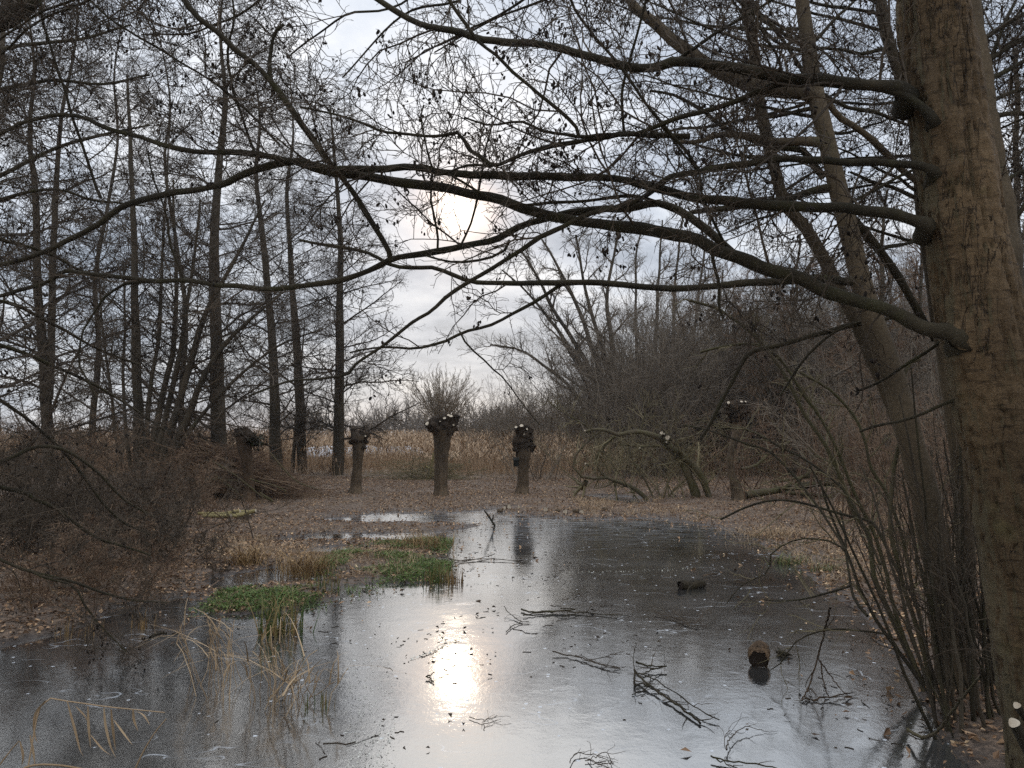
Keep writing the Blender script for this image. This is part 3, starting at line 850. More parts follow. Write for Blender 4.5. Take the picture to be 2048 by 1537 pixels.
alder('alder_tree', 'conical alder beside the open sky gap, full of horizontal twigs',
      [([(674, 955), (677, 900), (678, 800), (680, 700), (679, 600), (681, 500), (676, 400), (668, 300), (660, 210)], 28, 28, 25, 3)], G_L, 69, (1.5, 4.5), 13, 7, (.10, 1), cones=.3, k4=2)
alder('alder_tree', 'many stemmed coppice alder fanning out to the right from one stool',
      [([(277, 985), (277, 900), (276, 800), (272, 700), (270, 610), (268, 480), (262, 330), (255, 150)], 19, 19, 24, 5),
       ([(288, 980), (292, 900), (298, 800), (316, 680), (322, 560), (330, 420), (340, 250)], 19, 19, 12, 3),
       ([(300, 985), (305, 900), (325, 790), (345, 700), (352, 600), (350, 480), (346, 360)], 19, 19.4, 17, 4),
       ([(305, 985), (318, 900), (335, 820), (358, 720), (372, 620), (385, 540), (400, 400)], 19, 18.6, 16, 4),
       ([(315, 985), (330, 900), (350, 830), (374, 750), (400, 660), (425, 600), (470, 520), (530, 400)], 19, 18.4, 20, 4),
       ([(320, 985), (345, 900), (375, 840), (400, 770), (440, 700), (500, 640), (560, 590)], 19, 18.2, 20, 4),
       ([(325, 985), (350, 905), (390, 850), (430, 800), (480, 750), (560, 690), (640, 660)], 19, 18, 12, 3),
       ([(270, 985), (255, 880), (246, 760), (250, 640), (246, 520)], 19, 19.3, 9, 3),
       ([(262, 985), (235, 890), (222, 780), (205, 660), (196, 500)], 19, 19.6, 8, 3)], G_L, 20, (0.9, 3.0), 8, 7, (.3, 1), cones=.15, S=8, a1=(35, 70))
alder('alder_tree', 'dense background alder filling the left edge of the sky',
      [([(-60, 1000), (-50, 800), (-30, 500), (-20, 250), (5, 100), (0, -100)], 15, 15, 34, 4)], G_L, 57, (1.6, 4.6), 11, 7, k4=2)
alder('alder_tree', 'thin background alder between the twin stems and the coppice stool',
      [([(190, 985), (185, 850), (198, 700), (190, 560), (214, 420), (235, 280), (228, 150), (250, 20)], 30, 30, 14, 2)], G_L, 57, (1.6, 4.3), 11, 7, k4=2)
alder('alder_tree', 'thin background alder mostly hidden behind the thick straight trunk',
      [([(365, 985), (362, 800), (372, 640), (352, 480), (330, 330), (340, 200), (318, 60)], 33, 33, 14, 2)], G_L, 57, (1.6, 4.6), 11, 7, k4=2)

# --- bare trees beyond the clearing
def fantree(name, label, px, py, d, stems, k2=9, k3=8, L2=(.8, 2.0), mat='bark_far', twig='twig_far', r3=.006, wob=.05, k1=14):
    e = empty(name, label, 'tree', at(px, py, d))
    st = [limb(s[0], d, d + s[3] if len(s) > 3 else d, s[1], s[2], None, wob, .05) for s in stems]
    for q_, (P, R) in enumerate(st):
        mesh('trunk' if q_ == 0 else 'stem', [tubes(P, R, 7)], M[mat], e)
    P, R = same_len(st)
    a = grow(P, R, k1, (.2, 1), L2, (25, 55), 6, .16, .06, 1, .55, .012, shrink=.4)
    b = grow(*a, k2, (.15, 1), (L2[0] * .35, L2[1] * .4), (25, 60), 4, .2, .03, 1, .6, r3 * 1.4)
    c = grow(*b, k3, (.1, 1), (.15, .4), (25, 60), 2, .25, 0, 1, .7, r3)
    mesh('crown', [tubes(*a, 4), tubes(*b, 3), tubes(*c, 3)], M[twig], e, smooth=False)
    return e


fantree('willow_tree', 'large spreading bare willow whose long stems fan up to the left behind the pollards', 1235, 980, 36, [
    ([(1230, 985), (1225, 880), (1190, 770), (1150, 720), (1110, 650), (1060, 590), (1005, 540)], 16, 3),
    ([(1232, 985), (1228, 860), (1180, 740), (1120, 640), (1080, 560), (1040, 500)], 18, 4),
    ([(1235, 985), (1232, 850), (1195, 730), (1160, 630), (1120, 540), (1085, 480)], 18, 4),
    ([(1238, 985), (1236, 840), (1210, 720), (1180, 610), (1160, 520), (1150, 470)], 16, 4),
    ([(1240, 985), (1240, 830), (1225, 700), (1215, 600), (1230, 500), (1240, 440)], 16, 4),
    ([(1225, 985), (1210, 900), (1160, 800), (1100, 740), (1040, 700), (980, 690)], 12, 3)], 9, 8, (1.0, 2.8), k1=16)
fantree('willow_tree', 'tall upright bare tree with parallel stems behind the thicket', 1330, 980, 40, [
    ([(1318, 985), (1315, 850), (1312, 700), (1318, 560), (1325, 440)], 13, 3),
    ([(1335, 985), (1338, 850), (1345, 700), (1350, 560), (1370, 420)], 13, 3),
    ([(1345, 985), (1360, 850), (1385, 700), (1400, 560), (1420, 430)], 12, 3),
    ([(1300, 985), (1290, 850), (1275, 700), (1270, 560), (1285, 450)], 10, 3)], 9, 8, (1.0, 2.6), k1=16)
fantree('bare_tree', 'dark many branched tree standing in the thicket under the mossy limb', 1440, 980, 33, [
    ([(1440, 985), (1442, 860), (1450, 760), (1440, 640), (1445, 540)], 13, 3),
    ([(1450, 985), (1462, 850), (1490, 740), (1530, 650), (1545, 560)], 12, 3),
    ([(1430, 985), (1420, 850), (1395, 760), (1370, 680), (1350, 600)], 10, 3)], 10, 8, (.9, 2.2), twig='twig_red', k1=16)
fantree('bare_tree', 'forked bare tree in the thicket just left of the leaning grey stem', 1590, 985, 27, [
    ([(1590, 990), (1588, 880), (1585, 770), (1580, 680), (1595, 560), (1600, 470)], 16, 4),
    ([(1600, 985), (1625, 860), (1640, 780), (1660, 700), (1690, 600)], 10, 3),
    ([(1580, 985), (1555, 860), (1530, 760), (1500, 680), (1470, 600)], 10, 3)], 9, 8, (.8, 2.2), twig='twig_red', k1=16)
fantree('bare_tree', 'bare tree in the dim wood between the grey stem and the big alder', 1800, 985, 22, [
    ([(1790, 1010), (1785, 880), (1770, 760), (1760, 640), (1765, 500), (1775, 380)], 20, 5),
    ([(1800, 1010), (1815, 880), (1830, 760), (1840, 620), (1845, 480)], 15, 5),
    ([(1780, 1010), (1750, 900), (1715, 800), (1700, 680), (1680, 560)], 10, 3)], 9, 8, (.8, 2.2), twig='twig_red', k1=16)
fantree('bare_tree', 'bare background tree seen past the right side of the big alder', 2040, 985, 15, [
    ([(2075, 1040), (2065, 880), (2050, 700), (2040, 500), (2035, 300), (2030, 100)], 22, 8),
    ([(2085, 1040), (2090, 880), (2095, 700), (2080, 500), (2060, 300)], 16, 6)], 9, 8, (.8, 2.0), k1=18)

# pollard with its shoots still on, far behind
e = empty('uncut_pollard', 'distant pollard willow still carrying a fan of upright shoots', 'tree', at(884, 905, 46))
P, R = limb([(884, 912), (883, 880), (884, 858)], 46, 46, 20, 24, 10, .01, .05)
mesh('trunk', [tubes(P, R, 10), blob(P[-1], .42, amp=.3)], M['bark_far'], e)
n = 120
hd = P[-1]
d = nrm(np.column_stack([rng.normal(0, .50, n), rng.normal(0, .50, n), np.ones(n)]))
Ls = rng.uniform(1.8, 4.0, n); out_ = hd + d[:, None] * (Ls[:, None] * np.linspace(.05, 1, 6))[..., None] + rng.normal(0, .05, (n, 6, 3))
Rs = np.full((n, 6), .015) * np.linspace(1, .35, 6)
a = grow(out_, Rs, 7, (.25, 1), (.4, 1.0), (15, 35), 3, .12, .1, 1, .6, .008)
b = grow(*a, 4, (.2, 1), (.15, .4), (20, 45), 2, .2, .05, 1, .7, .007)
mesh('crown', [tubes(out_, Rs, 4), tubes(*a, 3), tubes(*b, 3)], M['twig_pale'], e, smooth=False)


def bush(name, label, px, py, h, ns, spread, mat='twig_far', stem_mat='bark_far', group=None, lean=.4, l2=8, l3=6, r0=.014, up=.03, kind='shrub', cones=0, l4=0):
    c = on_ground(px, py)
    
    out_, R, a, b = shrubmass(c[0], c[1], h, ns, spread, l2, l3, r0, lean, up)
    out_[:, 0, 2] = c[2] - .02
    tw = [tubes(out_, R, 5), tubes(a[0], a[1] * .6, 3), tubes(b[0], b[1] * .55, 3)]
    if l4:
        q = grow(*b, l4, (.1, 1), (.05, .14), (25, 70), 2, .3, 0, 1, .8, .0016); tw.append(tubes(q[0], q[1], 3))
    return tag(mesh(name, tw, M[mat], None, c, smooth=False), label, kind, group)


bush('bare_shrub', 'slender grey shrub between the middle pollard and the pollard with the nest box', 985, 935, 2.2, 16, .5, lean=.5)
bush('bare_shrub', 'wide bare shrub behind the pollard with the nest box', 1080, 960, 2.6, 22, .6, lean=.5)
bush('bare_shrub', 'bare shrub arching over the frozen ditch under the fallen willow', 1215, 985, 2.6, 22, .5, 'twig_olive', 'mossy', lean=.6)
bush('bare_shrub', 'olive stemmed shrub right of the frozen ditch', 1330, 995, 2.8, 20, .5, 'twig_olive', 'mossy', lean=.5)
bush('bare_shrub', 'brown shrub behind the slanting pollard on the right bank', 1500, 985, 2.6, 22, .5, 'twig_red', lean=.4)
bush('bare_shrub', 'dense brown shrub at the near end of the fallen log', 1620, 1000, 2.6, 22, .5, 'twig_red', lean=.4)
bush('bare_shrub', 'low twiggy shrub growing between the slim alders', 640, 950, 1.0, 18, .4, 'twig_red', lean=.7)
bush('bare_shrub', 'red brown shrub on the right bank behind the grey stem', 1740, 1040, 2.6, 26, .5, 'twig_red', lean=.35)
bush('bare_shrub', 'shaded shrub filling the gap between the grey stem and the big alder', 1900, 1080, 2.6, 30, .35, 'twig_red', lean=.3)
G_S = 'shrubs crowding the left bank'
bush('bank_shrub', 'dark dense shrub at the photo edge on the left bank', 20, 1110, 1.9, 56, .6, 'twig', 'bark_limb', G_S, .8, 8, 6, .008, -.03, l4=3)
bush('bank_shrub', 'twiggy shrub in front of the coppice stool on the left bank', 225, 1075, 1.8, 56, .65, 'twig', 'bark_limb', G_S, .8, 8, 6, .008, -.03, l4=3)
bush('bank_shrub', 'shrub beside the green poles at the foot of the brush pile', 300, 1050, 1.25, 28, .5, 'twig_red', 'bark_limb', G_S, .8, 8, 6, .008, -.03, l4=3)
bush('bank_shrub', 'outermost low shrub spreading over the mud behind the small green spit', 318, 1130, .85, 30, .35, 'twig', 'bark_limb', G_S, 1.0, 8, 6, .006, -.04, l4=3)
bush('bank_shrub', 'bare shrub behind the long drooping limb, between stool and brush pile', 390, 1000, 1.7, 30, .5, 'twig_red', 'bark_limb', G_S, .7, 8, 6, .008, -.02, l4=2)
bush('bank_shrub', 'low trailing shrub leaning over the left shore of the ice', 150, 1195, .85, 34, .4, 'twig_red', 'bark_limb', G_S, 1.1, 8, 6, .006, -.05, l4=3)
bush('bank_shrub', 'reddish tall shrub under the twin stemmed alder', 110, 1020, 2.3, 40, .8, 'twig_red', 'bark_limb', G_S, .6, 8, 6, .010, -.02, l4=2)

# ------------------------------------------------------------------ pollard willows
def revolve(P, R, S=20, amp=.08, fr=6.0):
    V, Qd = tubes(P, R, S)
    c = np.repeat(P, S, 0); d = V - c
    r = np.linalg.norm(d, axis=1, keepdims=True)
    V = c + d * (1 + amp * sn(V * [1, 1, .35], fr)[:, None] + amp * .6 * sn(V * [1, 1, .3], fr * 3)[:, None])
    return V, Qd


def pollard(label, path, w, head, knobs, cuts, mat='bark_pollard', extra=None):
    b0 = on_ground(*path[0]); d = depth_of(b0)
    e = empty('pollard_willow', label, 'tree', b0, 'pollard willows')
    p = cr(path, 26); t = np.linspace(0, 1, 26)
    P = at(p[:, 0], p[:, 1], d); R = np.interp(t, np.linspace(0, 1, len(w)), w) * d / F / 2
    R = R * (1 + .35 * np.exp(-t * 22))
    P[0, 2] = b0[2] - .05
    mesh('trunk', [revolve(P, R, 26, .13, 9)], M[mat], e)
    g = []
    s = d / F
    for (hx, hy, hr, zz) in head:
        g.append(blob(at(hx, hy, d + zz * s), hr * s, amp=.7, fr=4.2))
    c0 = at(head[0][0], head[0][1], d)
    for (kx, ky, kr, zz, ex, ey) in knobs:
        A = at(kx, ky, d + zz * s); B_ = at(kx + ex, ky + ey, d + zz * s * 1.15)
        Pk = A + (B_ - A) * np.linspace(0, 1, 6)[:, None]
        g.append(revolve(Pk, np.array([1.1, 1.15, 1.0, .95, 1.0, .9]) * kr * s, 10, .32, 16))
        g.append(blob(B_, kr * s * .9, amp=.45, fr=4, sc=(1, 1, .55)))
    h = mesh('head', g, M['head'], e)
    for (qx, qy, qr, tx, ty) in cuts:
        c = at(qx, qy, d - qr * s * 3.2 - .10)
        V, T = disc(c, np.array([tx, -.55, ty]), qr * s * 1.05, 10, .8)
        nn = nrm(np.array([tx, -.55, ty]))
        # a short round stub carries the pale cut
        V2, Q2_ = tubes(np.array([c - nn * .22, c - nn * .05, c - nn * .004]), np.array([qr * 1.35, qr * 1.15, qr * 1.1]) * s, 10)
        mesh('stub', [(V2, Q2_)], M['head'], h)
        mesh('cut_face', [(V, T)], M['cut'], h, smooth=False)
    return e, d


pollard('tallest middle pollard willow with many pale cut stubs on its broad head', [(882, 990), (882, 950), (883, 910), (884, 880), (885, 858)], [28, 26, 26, 27, 31, 36, 46],
        [(885, 856, 19, 0), (872, 850, 14, -8), (898, 850, 15, -6), (890, 846, 15, 6), (906, 842, 10, 0), (862, 848, 10, 0)],
        [(866, 858, 8, -6, -11, -12), (877, 852, 8, -8, -4, -12), (886, 852, 8, -10, 0, -16), (895, 850, 8, -8, 3, -16), (903, 850, 8, -4, 9, -17), (908, 846, 7, 4, 6, -12), (880, 852, 7, 8, -3, -10), (897, 848, 7, 8, 2, -14), (870, 850, 7, 6, -8, -8)],
        [(854, 847, 4.6, -.3, .5), (881, 842, 3.2, 0, .9), (889, 836, 3.6, 0, .8), (897, 830, 3.6, .1, .9), (902, 832, 4.2, .1, .9), (861, 855, 2.6, -.2, .1), (900, 838, 2.6, .1, .3), (907, 850, 2.2, .3, .2), (886, 846, 2.2, 0, .2)], 'bark_pollard')
pollard('column headed pollard willow with the small dark nest box on its side', [(1044, 987), (1046, 950), (1047, 920), (1048, 905), (1047, 880), (1046, 862)], [24, 22, 21, 23, 30, 30, 26],
        [(1047, 870, 14, 0), (1042, 882, 14, -4), (1054, 876, 13, 4), (1047, 892, 15, 0), (1045, 860, 12, 0), (1056, 862, 9, 2)],
        [(1038, 900, 7, -4, -8, -2), (1058, 898, 8, 2, 8, -6), (1038, 880, 7, -6, -4, -4), (1056, 868, 7, 4, 5, -10), (1050, 862, 7, -2, 2, -10), (1038, 864, 7, -3, -3, -9), (1045, 875, 7, -9, 0, -3), (1060, 888, 5, 3, 4, 0)],
        [(1032, 854, 3.2, -.2, .6), (1043, 851, 4.6, 0, .9), (1048, 868, 2.4, 0, .1), (1054, 858, 2.2, .2, .2)])
e2, dbox = pollard('grey pollard willow with a forked hollow top near the conical alder', [(711, 986), (713, 950), (716, 915), (718, 890), (717, 872)], [23, 20, 19, 20, 23, 27],
                   [(716, 880, 14, 0), (712, 872, 9, 0), (727, 880, 8, 2)],
                   [(709, 876, 6, 0, -3, -18), (728, 880, 6, 0, 7, -14), (721, 872, 5, 4, 2, -10), (714, 874, 5, 6, -1, -12), (726, 894, 5, -5, 3, 2)],
                   [(731, 872, 2.0, .2, .6)])
pollard('slanting thin pollard willow half hidden in the scrub of the right bank', [(1478, 1000), (1470, 970), (1460, 925), (1466, 890), (1474, 865), (1475, 850), (1474, 828)], [25, 19, 14, 13, 15, 18, 26],
        [(1474, 822, 17, 0), (1462, 818, 12, -3), (1486, 818, 12, 3), (1474, 836, 13, 0)],
        [(1463, 816, 6, -4, -6, -10), (1476, 812, 6, 0, 0, -10), (1488, 814, 6, 2, 6, -10), (1470, 812, 5, 4, -2, -9)],
        [(1457, 805, 3.4, -.3, .5), (1483, 803, 3.2, 0, .9), (1491, 803, 2.6, .2, .9)], 'bark_pollard')
e1, d1 = pollard('leaf tufted dark pollard willow rising from the brush pile', [(500, 1002), (498, 960), (494, 920), (489, 890), (487, 872)], [24, 19, 18, 22, 28, 30],
                 [(487, 870, 14, 0), (478, 866, 9, 0), (498, 874, 12, -3), (508, 882, 10, 3)],
                 [(478, 868, 6, 0, -4, -9), (488, 866, 6, 0, 1, -10), (497, 872, 6, -3, 6, -5), (508, 884, 5, 0, 8, -3)], [], 'bark_red')
q = at(rng.normal(510, 9, 160), rng.normal(884, 8, 160), d1 + rng.normal(0, .15, 160))
mesh('leaves', [leaves(q, .10, 1.2)], M['ivy'], e1, smooth=False)

# nest box on the pollard's side
c = at(1032, 926, dbox * 1.0); s = dbox / F
e = empty('nest_box', 'small dark nest box with a sloping roof hung on the column headed pollard', 'nest box', c)


def box(c, sx, sy, sz, bev=.006, shear=0.0):
    v = np.array([[x, y, z] for z in (-1, 1) for y in (-1, 1) for x in (-1, 1)], float) * [sx / 2, sy / 2, sz / 2]
    v[:, 2] += shear * v[:, 1]
    f = np.array([[0, 2, 3, 1], [4, 5, 7, 6], [0, 1, 5, 4], [2, 6, 7, 3], [0, 4, 6, 2], [1, 3, 7, 5]])
    return v + c, f


mesh('body', [box(c, 10.5 * s, .13, 14 * s)], M['box'], e, smooth=False)
mesh('roof', [box(c + [0, -.01, 8.2 * s], 12.5 * s, .19, .016, shear=.35)], M['box'], e, smooth=False)
V, T = disc(c + [0, -.068, 3 * s], (0, -1, 0), .014, 12)
mesh('entrance_hole', [(V, T)], M['cone'], e, smooth=False)
mesh('hanger', [tubes(np.array([c + [.02, .0, 8.5 * s], c + [.06, .0, 12 * s], c + [.12, 0, 14 * s]]), np.array([.008, .008, .008]), 5)], M['bark_far'], e)
#PART4
# ------------------------------------------------------------------ near alder on the right and its limbs
def proj(P):
    q = P - CAM; d = np.maximum(q @ FW, .1)
    return 1024 + F * q[:, 0] / d, 768 - F * (q @ UPV) / d


def canopy(parent_obj, P, R, mat='bark_limb', k1=12, L1=(.35, 1.0), k2=7, k3=4, k4=2, t=(.08, 1), cones=.085, flat=.8, up0=.15, cone=.022, r3=.0016, L2=(.14, .42), L3=(.05, .17)):
    P, R = P[None], R[None]
    a = grow(P, R, k1, t, L1, (35, 75), 7, .20, .02, flat, .5, .0028, .012, shrink=.35, rlen=.008, up0=up0)
    qx, qy = proj(a[0][:, -2])
    thin = ((qx > 575) & (qx < 1020) & (qy < 160)) | ((qx > 700) & (qx < 1020) & (qy > 365) & (qy < 780)) | ((qx > 1020) & (qx < 1300) & (qy > 420) & (qy < 700))
    kp = ~thin | (rng.uniform(0, 1, len(qx)) < .3)
    kp &= ~((qx > 790) & (qx < 1010) & (qy > 340) & (qy < 500) & (rng.uniform(0, 1, len(qx)) < .6))
    if not kp.any():
        return
    a = (a[0][kp], a[1][kp])
    b = grow(*a, k2, (.12, 1), L2, (30, 65), 5, .24, .0, 1, .65, .0020, shrink=.4)
    c = grow(*b, k3, (.15, 1), L3, (25, 65), 3, .28, -.02, 1, .8, r3)
    tw = [tubes(*a, 5), tubes(*b, 4), tubes(*c, 3)]
    if k4:
        q = grow(*c, k4, (.2, 1), (.03, .08), (30, 70), 2, .3, 0, 1, .9, r3 * .9); tw.append(tubes(*q, 3))
    mesh('twig_sprays', tw, M['twig'], parent_obj, smooth=False)
    if cones:
        kk = rng.uniform(0, 1, len(c[0])) < cones
        tp = c[0][kk][:, -1]
        if len(tp):
            bb = np.repeat(tp, 1, 0)
            o = mesh('cones', [pods(bb, cone, 3, .016)], M['cone'], parent_obj); tag(o, kind='stuff')


def branch(tree, pts, d0, d1, w0, w1, S=9, mat='bark_limb', collar=0.0, label=None, can=True, pw=1.0, **kw):
    P, R = limb(pts, d0, d1, w0, w1, pw=pw)
    g = []
    if collar:
        # the limb starts inside the wood and swells where it leaves the trunk
        b0 = TRUNK(pts[0], R[0])
        P = P + np.array([0, 1, 0]) * (b0 - P[0]) * np.exp(-np.arange(len(P)) * .28)[:, None]
        seg_ = np.linalg.norm(np.diff(P, axis=0), axis=1); ds = np.concatenate([[0], np.cumsum(seg_)])
        k_ = int(np.searchsorted(ds, .22)) + 1
        s_ = np.linspace(0, ds[k_], 14)
        Pn = np.column_stack([np.interp(s_, ds, P[:, c]) for c in range(3)]); Rn = np.interp(s_, ds, R)
        P = np.vstack([P[0] + [.03, .09, -.03], Pn, P[k_ + 1:]]); R = np.concatenate([[Rn[0]], Rn, R[k_ + 1:]])
        s2 = np.concatenate([[0], s_]); R[:15] *= 1 + .75 * np.exp(-s2 / (R[14] * 1.1)) + rng.normal(0, .02, 15)
    o = mesh('branch', [tubes(P, R, S)], M[mat], tree)
    if label:
        o['label'] = label
    if can:
        ln = np.linalg.norm(np.diff(P, axis=0), axis=1).sum()
        kw.setdefault('k1', max(3, int(ln * kw.pop('per', 5.5))))
        canopy(o, P, R, **kw)
    return o


big = empty('alder_tree', 'big rough barked alder trunk at the right edge with long horizontal limbs', 'tree', at(2150, 1600, 3.2))
tp = cr([(1850, -260), (1864, 0), (1900, 260), (1939, 525), (1985, 750), (2050, 1012), (2098, 1250), (2150, 1537), (2175, 1680)], 300)
tw_ = np.interp(np.linspace(0, 1, 300), np.linspace(0, 1, 9), [122, 132, 140, 150, 166, 186, 204, 226, 262])
P = at(tp[:, 0], tp[:, 1], 3.2); R = tw_ * 3.2 / F / 2
V, Qd = tubes(P, R, 110)
c = np.repeat(P, 110, 0); dd = nrm(V - c)
th = np.tile(np.arange(110) * 2 * np.pi / 110, 300)
rid = sn(np.column_stack([np.cos(th) * 3.2, np.sin(th) * 3.2, V[:, 2] * .9]), 1.6)
fis = np.abs(sn(np.column_stack([np.cos(th) * 4, np.sin(th) * 4, V[:, 2] * 1.6]), 2.6))
V = V + dd * (.010 * rid + .007 * sn(V * [1, 1, .5], 16) - .016 * np.exp(-(fis / .07) ** 2) + .004 * sn(V, 60))[:, None]
def TRUNK(p, rl=.02):
    i = np.argmin(np.abs(tp[:, 1] - p[1])); r = tw_[i] * 3.2 / F / 2; off = (p[0] - tp[i, 0]) * 3.2 / F
    return at(p[0], p[1], 3.2 - math.sqrt(max(r * r - off * off, 0)) + .02 + rl * .9)


BASES = np.array([TRUNK(p, 0.0) for p in ((1836, 172), (1878, 234), (1880, 338), (1872, 441), (1938, 676), (1905, 660), (1920, 797))])
for b_, w_ in zip(BASES, (.034, .026, .026, .034, .045, .012, .012)):
    dist = np.linalg.norm((V - b_) * [1, 1, .75], axis=1)
    V = V + dd * (w_ * np.exp(-(dist / (w_ * 2.3)) ** 2))[:, None]      # swelling of the trunk round each limb
mesh('trunk', [(V, Qd)], M['bark_big'], big)
# dark collars and scars where limbs leave the trunk
L_ = dict(tree=big, collar=.55)
branch(big, [(1836, 172), (1815, 166), (1758, 164), (1638, 159), (1570, 156), (1485, 140), (1416, 128), (1348, 126), (1312, 137), (1261, 135), (1193, 116), (1090, 92), (988, 82), (902, 63), (851, 53), (800, 29), (759, 3), (700, -40), (620, -70)], 3.06, 3.9, 26, 9, collar=.5, label='topmost thick limb arching to the upper left', per=7)
branch(big, [(1878, 234), (1862, 222), (1809, 188), (1758, 174), (1655, 167), (1570, 167), (1519, 181), (1468, 203), (1348, 239), (1312, 253), (1261, 268), (1210, 268), (1158, 274), (1090, 262), (1040, 245), (980, 250), (930, 235)], 3.06, 3.7, 17, 4, collar=.6, label='limb leaving below the topmost one and dipping left', per=7)
branch(big, [(1158, 274), (1155, 260), (1120, 222), (1073, 185), (1040, 155), (1005, 126), (970, 92), (946, 68), (899, 0), (880, -40)], 3.5, 3.4, 8, 6, per=7)
branch(big, [(1380, 273), (1300, 268), (1227, 270), (1180, 280), (1141, 286), (1090, 296), (1056, 304), (1020, 320), (984, 333), (960, 315), (933, 297), (926, 280), (919, 270), (871, 273), (820, 268), (782, 263), (740, 250), (680, 232), (600, 215)], 3.5, 3.8, 12, 4, per=7)
branch(big, [(1880, 338), (1850, 331), (1775, 323), (1690, 322), (1553, 321), (1485, 330), (1399, 342), (1348, 353), (1329, 364), (1295, 393), (1244, 412), (1186, 427), (1130, 452), (1080, 475), (1052, 499), (981, 537), (946, 561), (905, 585), (857, 626), (817, 650), (765, 691), (714, 729), (690, 752), (640, 757), (580, 762), (500, 790)], 3.06, 4.2, 16, 4, collar=.7, label='limb that runs level then slants down across the pond view', per=3.2)
branch(big, [(1872, 441), (1845, 434), (1758, 424), (1656, 415), (1553, 413), (1450, 400), (1380, 393), (1295, 372), (1210, 357), (1124, 353), (1039, 354), (970, 352), (885, 345), (827, 335), (765, 337), (680, 335), (632, 329), (581, 323), (547, 313), (478, 304), (393, 304), (342, 297), (290, 280), (222, 260), (154, 232), (60, 240), (0, 267), (-60, 290)], 3.06, 4.8, 23, 6, collar=.7, label='long level limb passing just above the sun', per=5)
branch(big, [(1938, 676), (1912, 667), (1843, 647), (1775, 620), (1690, 596), (1621, 568), (1553, 544), (1485, 520), (1423, 497), (1380, 476), (1295, 461), (1193, 447), (1090, 430), (1005, 403), (936, 386), (851, 371), (783, 361), (714, 352), (650, 341), (615, 333), (581, 324), (500, 345), (444, 369), (395, 380), (342, 386), (256, 410), (205, 441), (154, 472), (68, 513), (0, 532), (-60, 545)], 3.06, 4.9, 34, 8, collar=.35, pw=.8, label='thickest mossy limb sweeping across the whole view', per=4.5)
branch(big, [(1465, 506), (1399, 446), (1348, 417), (1312, 404), (1280, 410), (1244, 416), (1158, 424), (1090, 437), (1039, 454), (988, 478), (919, 495), (851, 506), (782, 521), (714, 551), (632, 568), (564, 577), (495, 573), (427, 570), (369, 561), (308, 563), (250, 556), (164, 548), (130, 543), (96, 561), (40, 578), (0, 592), (-50, 600)], 3.7, 5.0, 17, 7, label='greenish limb dropping left below the sun', per=4)
branch(big, [(300, 563), (253, 566), (232, 577), (212, 592), (195, 615), (181, 637), (165, 665), (161, 690), (157, 719), (162, 735), (171, 753), (190, 800)], 4.8, 4.8, 6, 3, per=5)
branch(big, [(782, 522), (779, 510), (755, 461), (724, 410), (690, 362), (649, 308), (615, 263), (581, 219), (543, 164), (506, 126), (451, 82), (403, 41), (369, 0), (340, -40)], 4.2, 3.9, 12, 11, label='straight dark branch climbing to the upper left corner', per=7)
branch(big, [(543, 166), (537, 140), (537, 109), (545, 84), (554, 62), (560, 54), (568, 48)], 4.05, 4.0, 9, 6, per=2)
branch(big, [(369, 562), (352, 520), (345, 505), (340, 470), (330, 420), (310, 360), (295, 300)], 4.7, 4.6, 5, 3, per=5)
branch(big, [(1249, 268), (1249, 250), (1244, 188), (1252, 150), (1261, 120), (1278, 51), (1292, 0), (1300, -40)], 3.55, 3.3, 6, 5, per=5)
branch(big, [(1399, 342), (1380, 314), (1350, 280), (1312, 232), (1261, 161), (1210, 96), (1165, 44), (1141, 0), (1120, -40)], 3.5, 3.3, 7, 5, per=6)
branch(big, [(1570, 160), (1552, 110), (1535, 80), (1510, 40), (1495, 0), (1485, -40)], 3.35, 3.2, 6, 4, per=6)
branch(big, [(202, 396), (191, 369), (164, 290), (130, 188), (89, 44), (82, 0), (75, -40)], 4.7, 4.5, 6, 5, per=8)
branch(big, [(509, 303), (495, 267), (475, 205), (460, 154), (458, 96), (468, 41), (465, 0), (460, -40)], 4.4, 4.2, 6, 4, per=8)
branch(big, [(560, 290), (448, 178), (342, 113), (239, 51), (180, 0)], 4.4, 4.2, 5, 4, per=9)
branch(big, [(984, 333), (960, 328), (930, 330), (900, 345), (870, 350)], 3.8, 3.8, 6, 4, per=4)
branch(big, [(920, 494), (935, 460), (945, 430), (955, 390), (962, 350), (970, 310), (980, 270), (985, 240)], 4.0, 3.8, 5, 3, per=4)
branch(big, [(875, 500), (877, 470), (870, 440), (862, 410), (860, 380), (862, 330), (850, 280), (840, 240), (845, 210)], 4.1, 3.9, 5, 3, per=5)
branch(big, [(1020, 480), (1010, 500), (985, 515), (940, 522), (900, 524), (880, 520), (850, 510)], 4.0, 4.1, 6, 4, per=3)
branch(big, [(1312, 404), (1270, 393), (1220, 398), (1170, 403), (1100, 405), (1040, 408), (1000, 400), (960, 385), (900, 350), (840, 330)], 3.7, 3.9, 8, 4, per=4)
branch(big, [(1348, 125), (1400, 90), (1440, 62), (1510, 20), (1560, -10)], 3.4, 3.2, 8, 5, per=5)
branch(big, [(1460, 500), (1440, 470), (1420, 430), (1405, 390), (1399, 345), (1360, 300), (1320, 250)], 3.6, 3.5, 6, 4, per=5)
branch(big, [(1424, 500), (1430, 540), (1438, 580), (1440, 620), (1446, 640)], 3.6, 3.6, 8, 5, per=3)
branch(big, [(1905, 660), (1870, 690), (1820, 720), (1770, 757), (1730, 775), (1710, 783)], 3.3, 3.6, 7, 5, can=False, label='dead stick without twigs')
branch(big, [(1920, 797), (1880, 812), (1840, 832), (1800, 846), (1760, 853), (1720, 862)], 3.2, 3.5, 7, 5, can=False, label='dead stick without twigs')
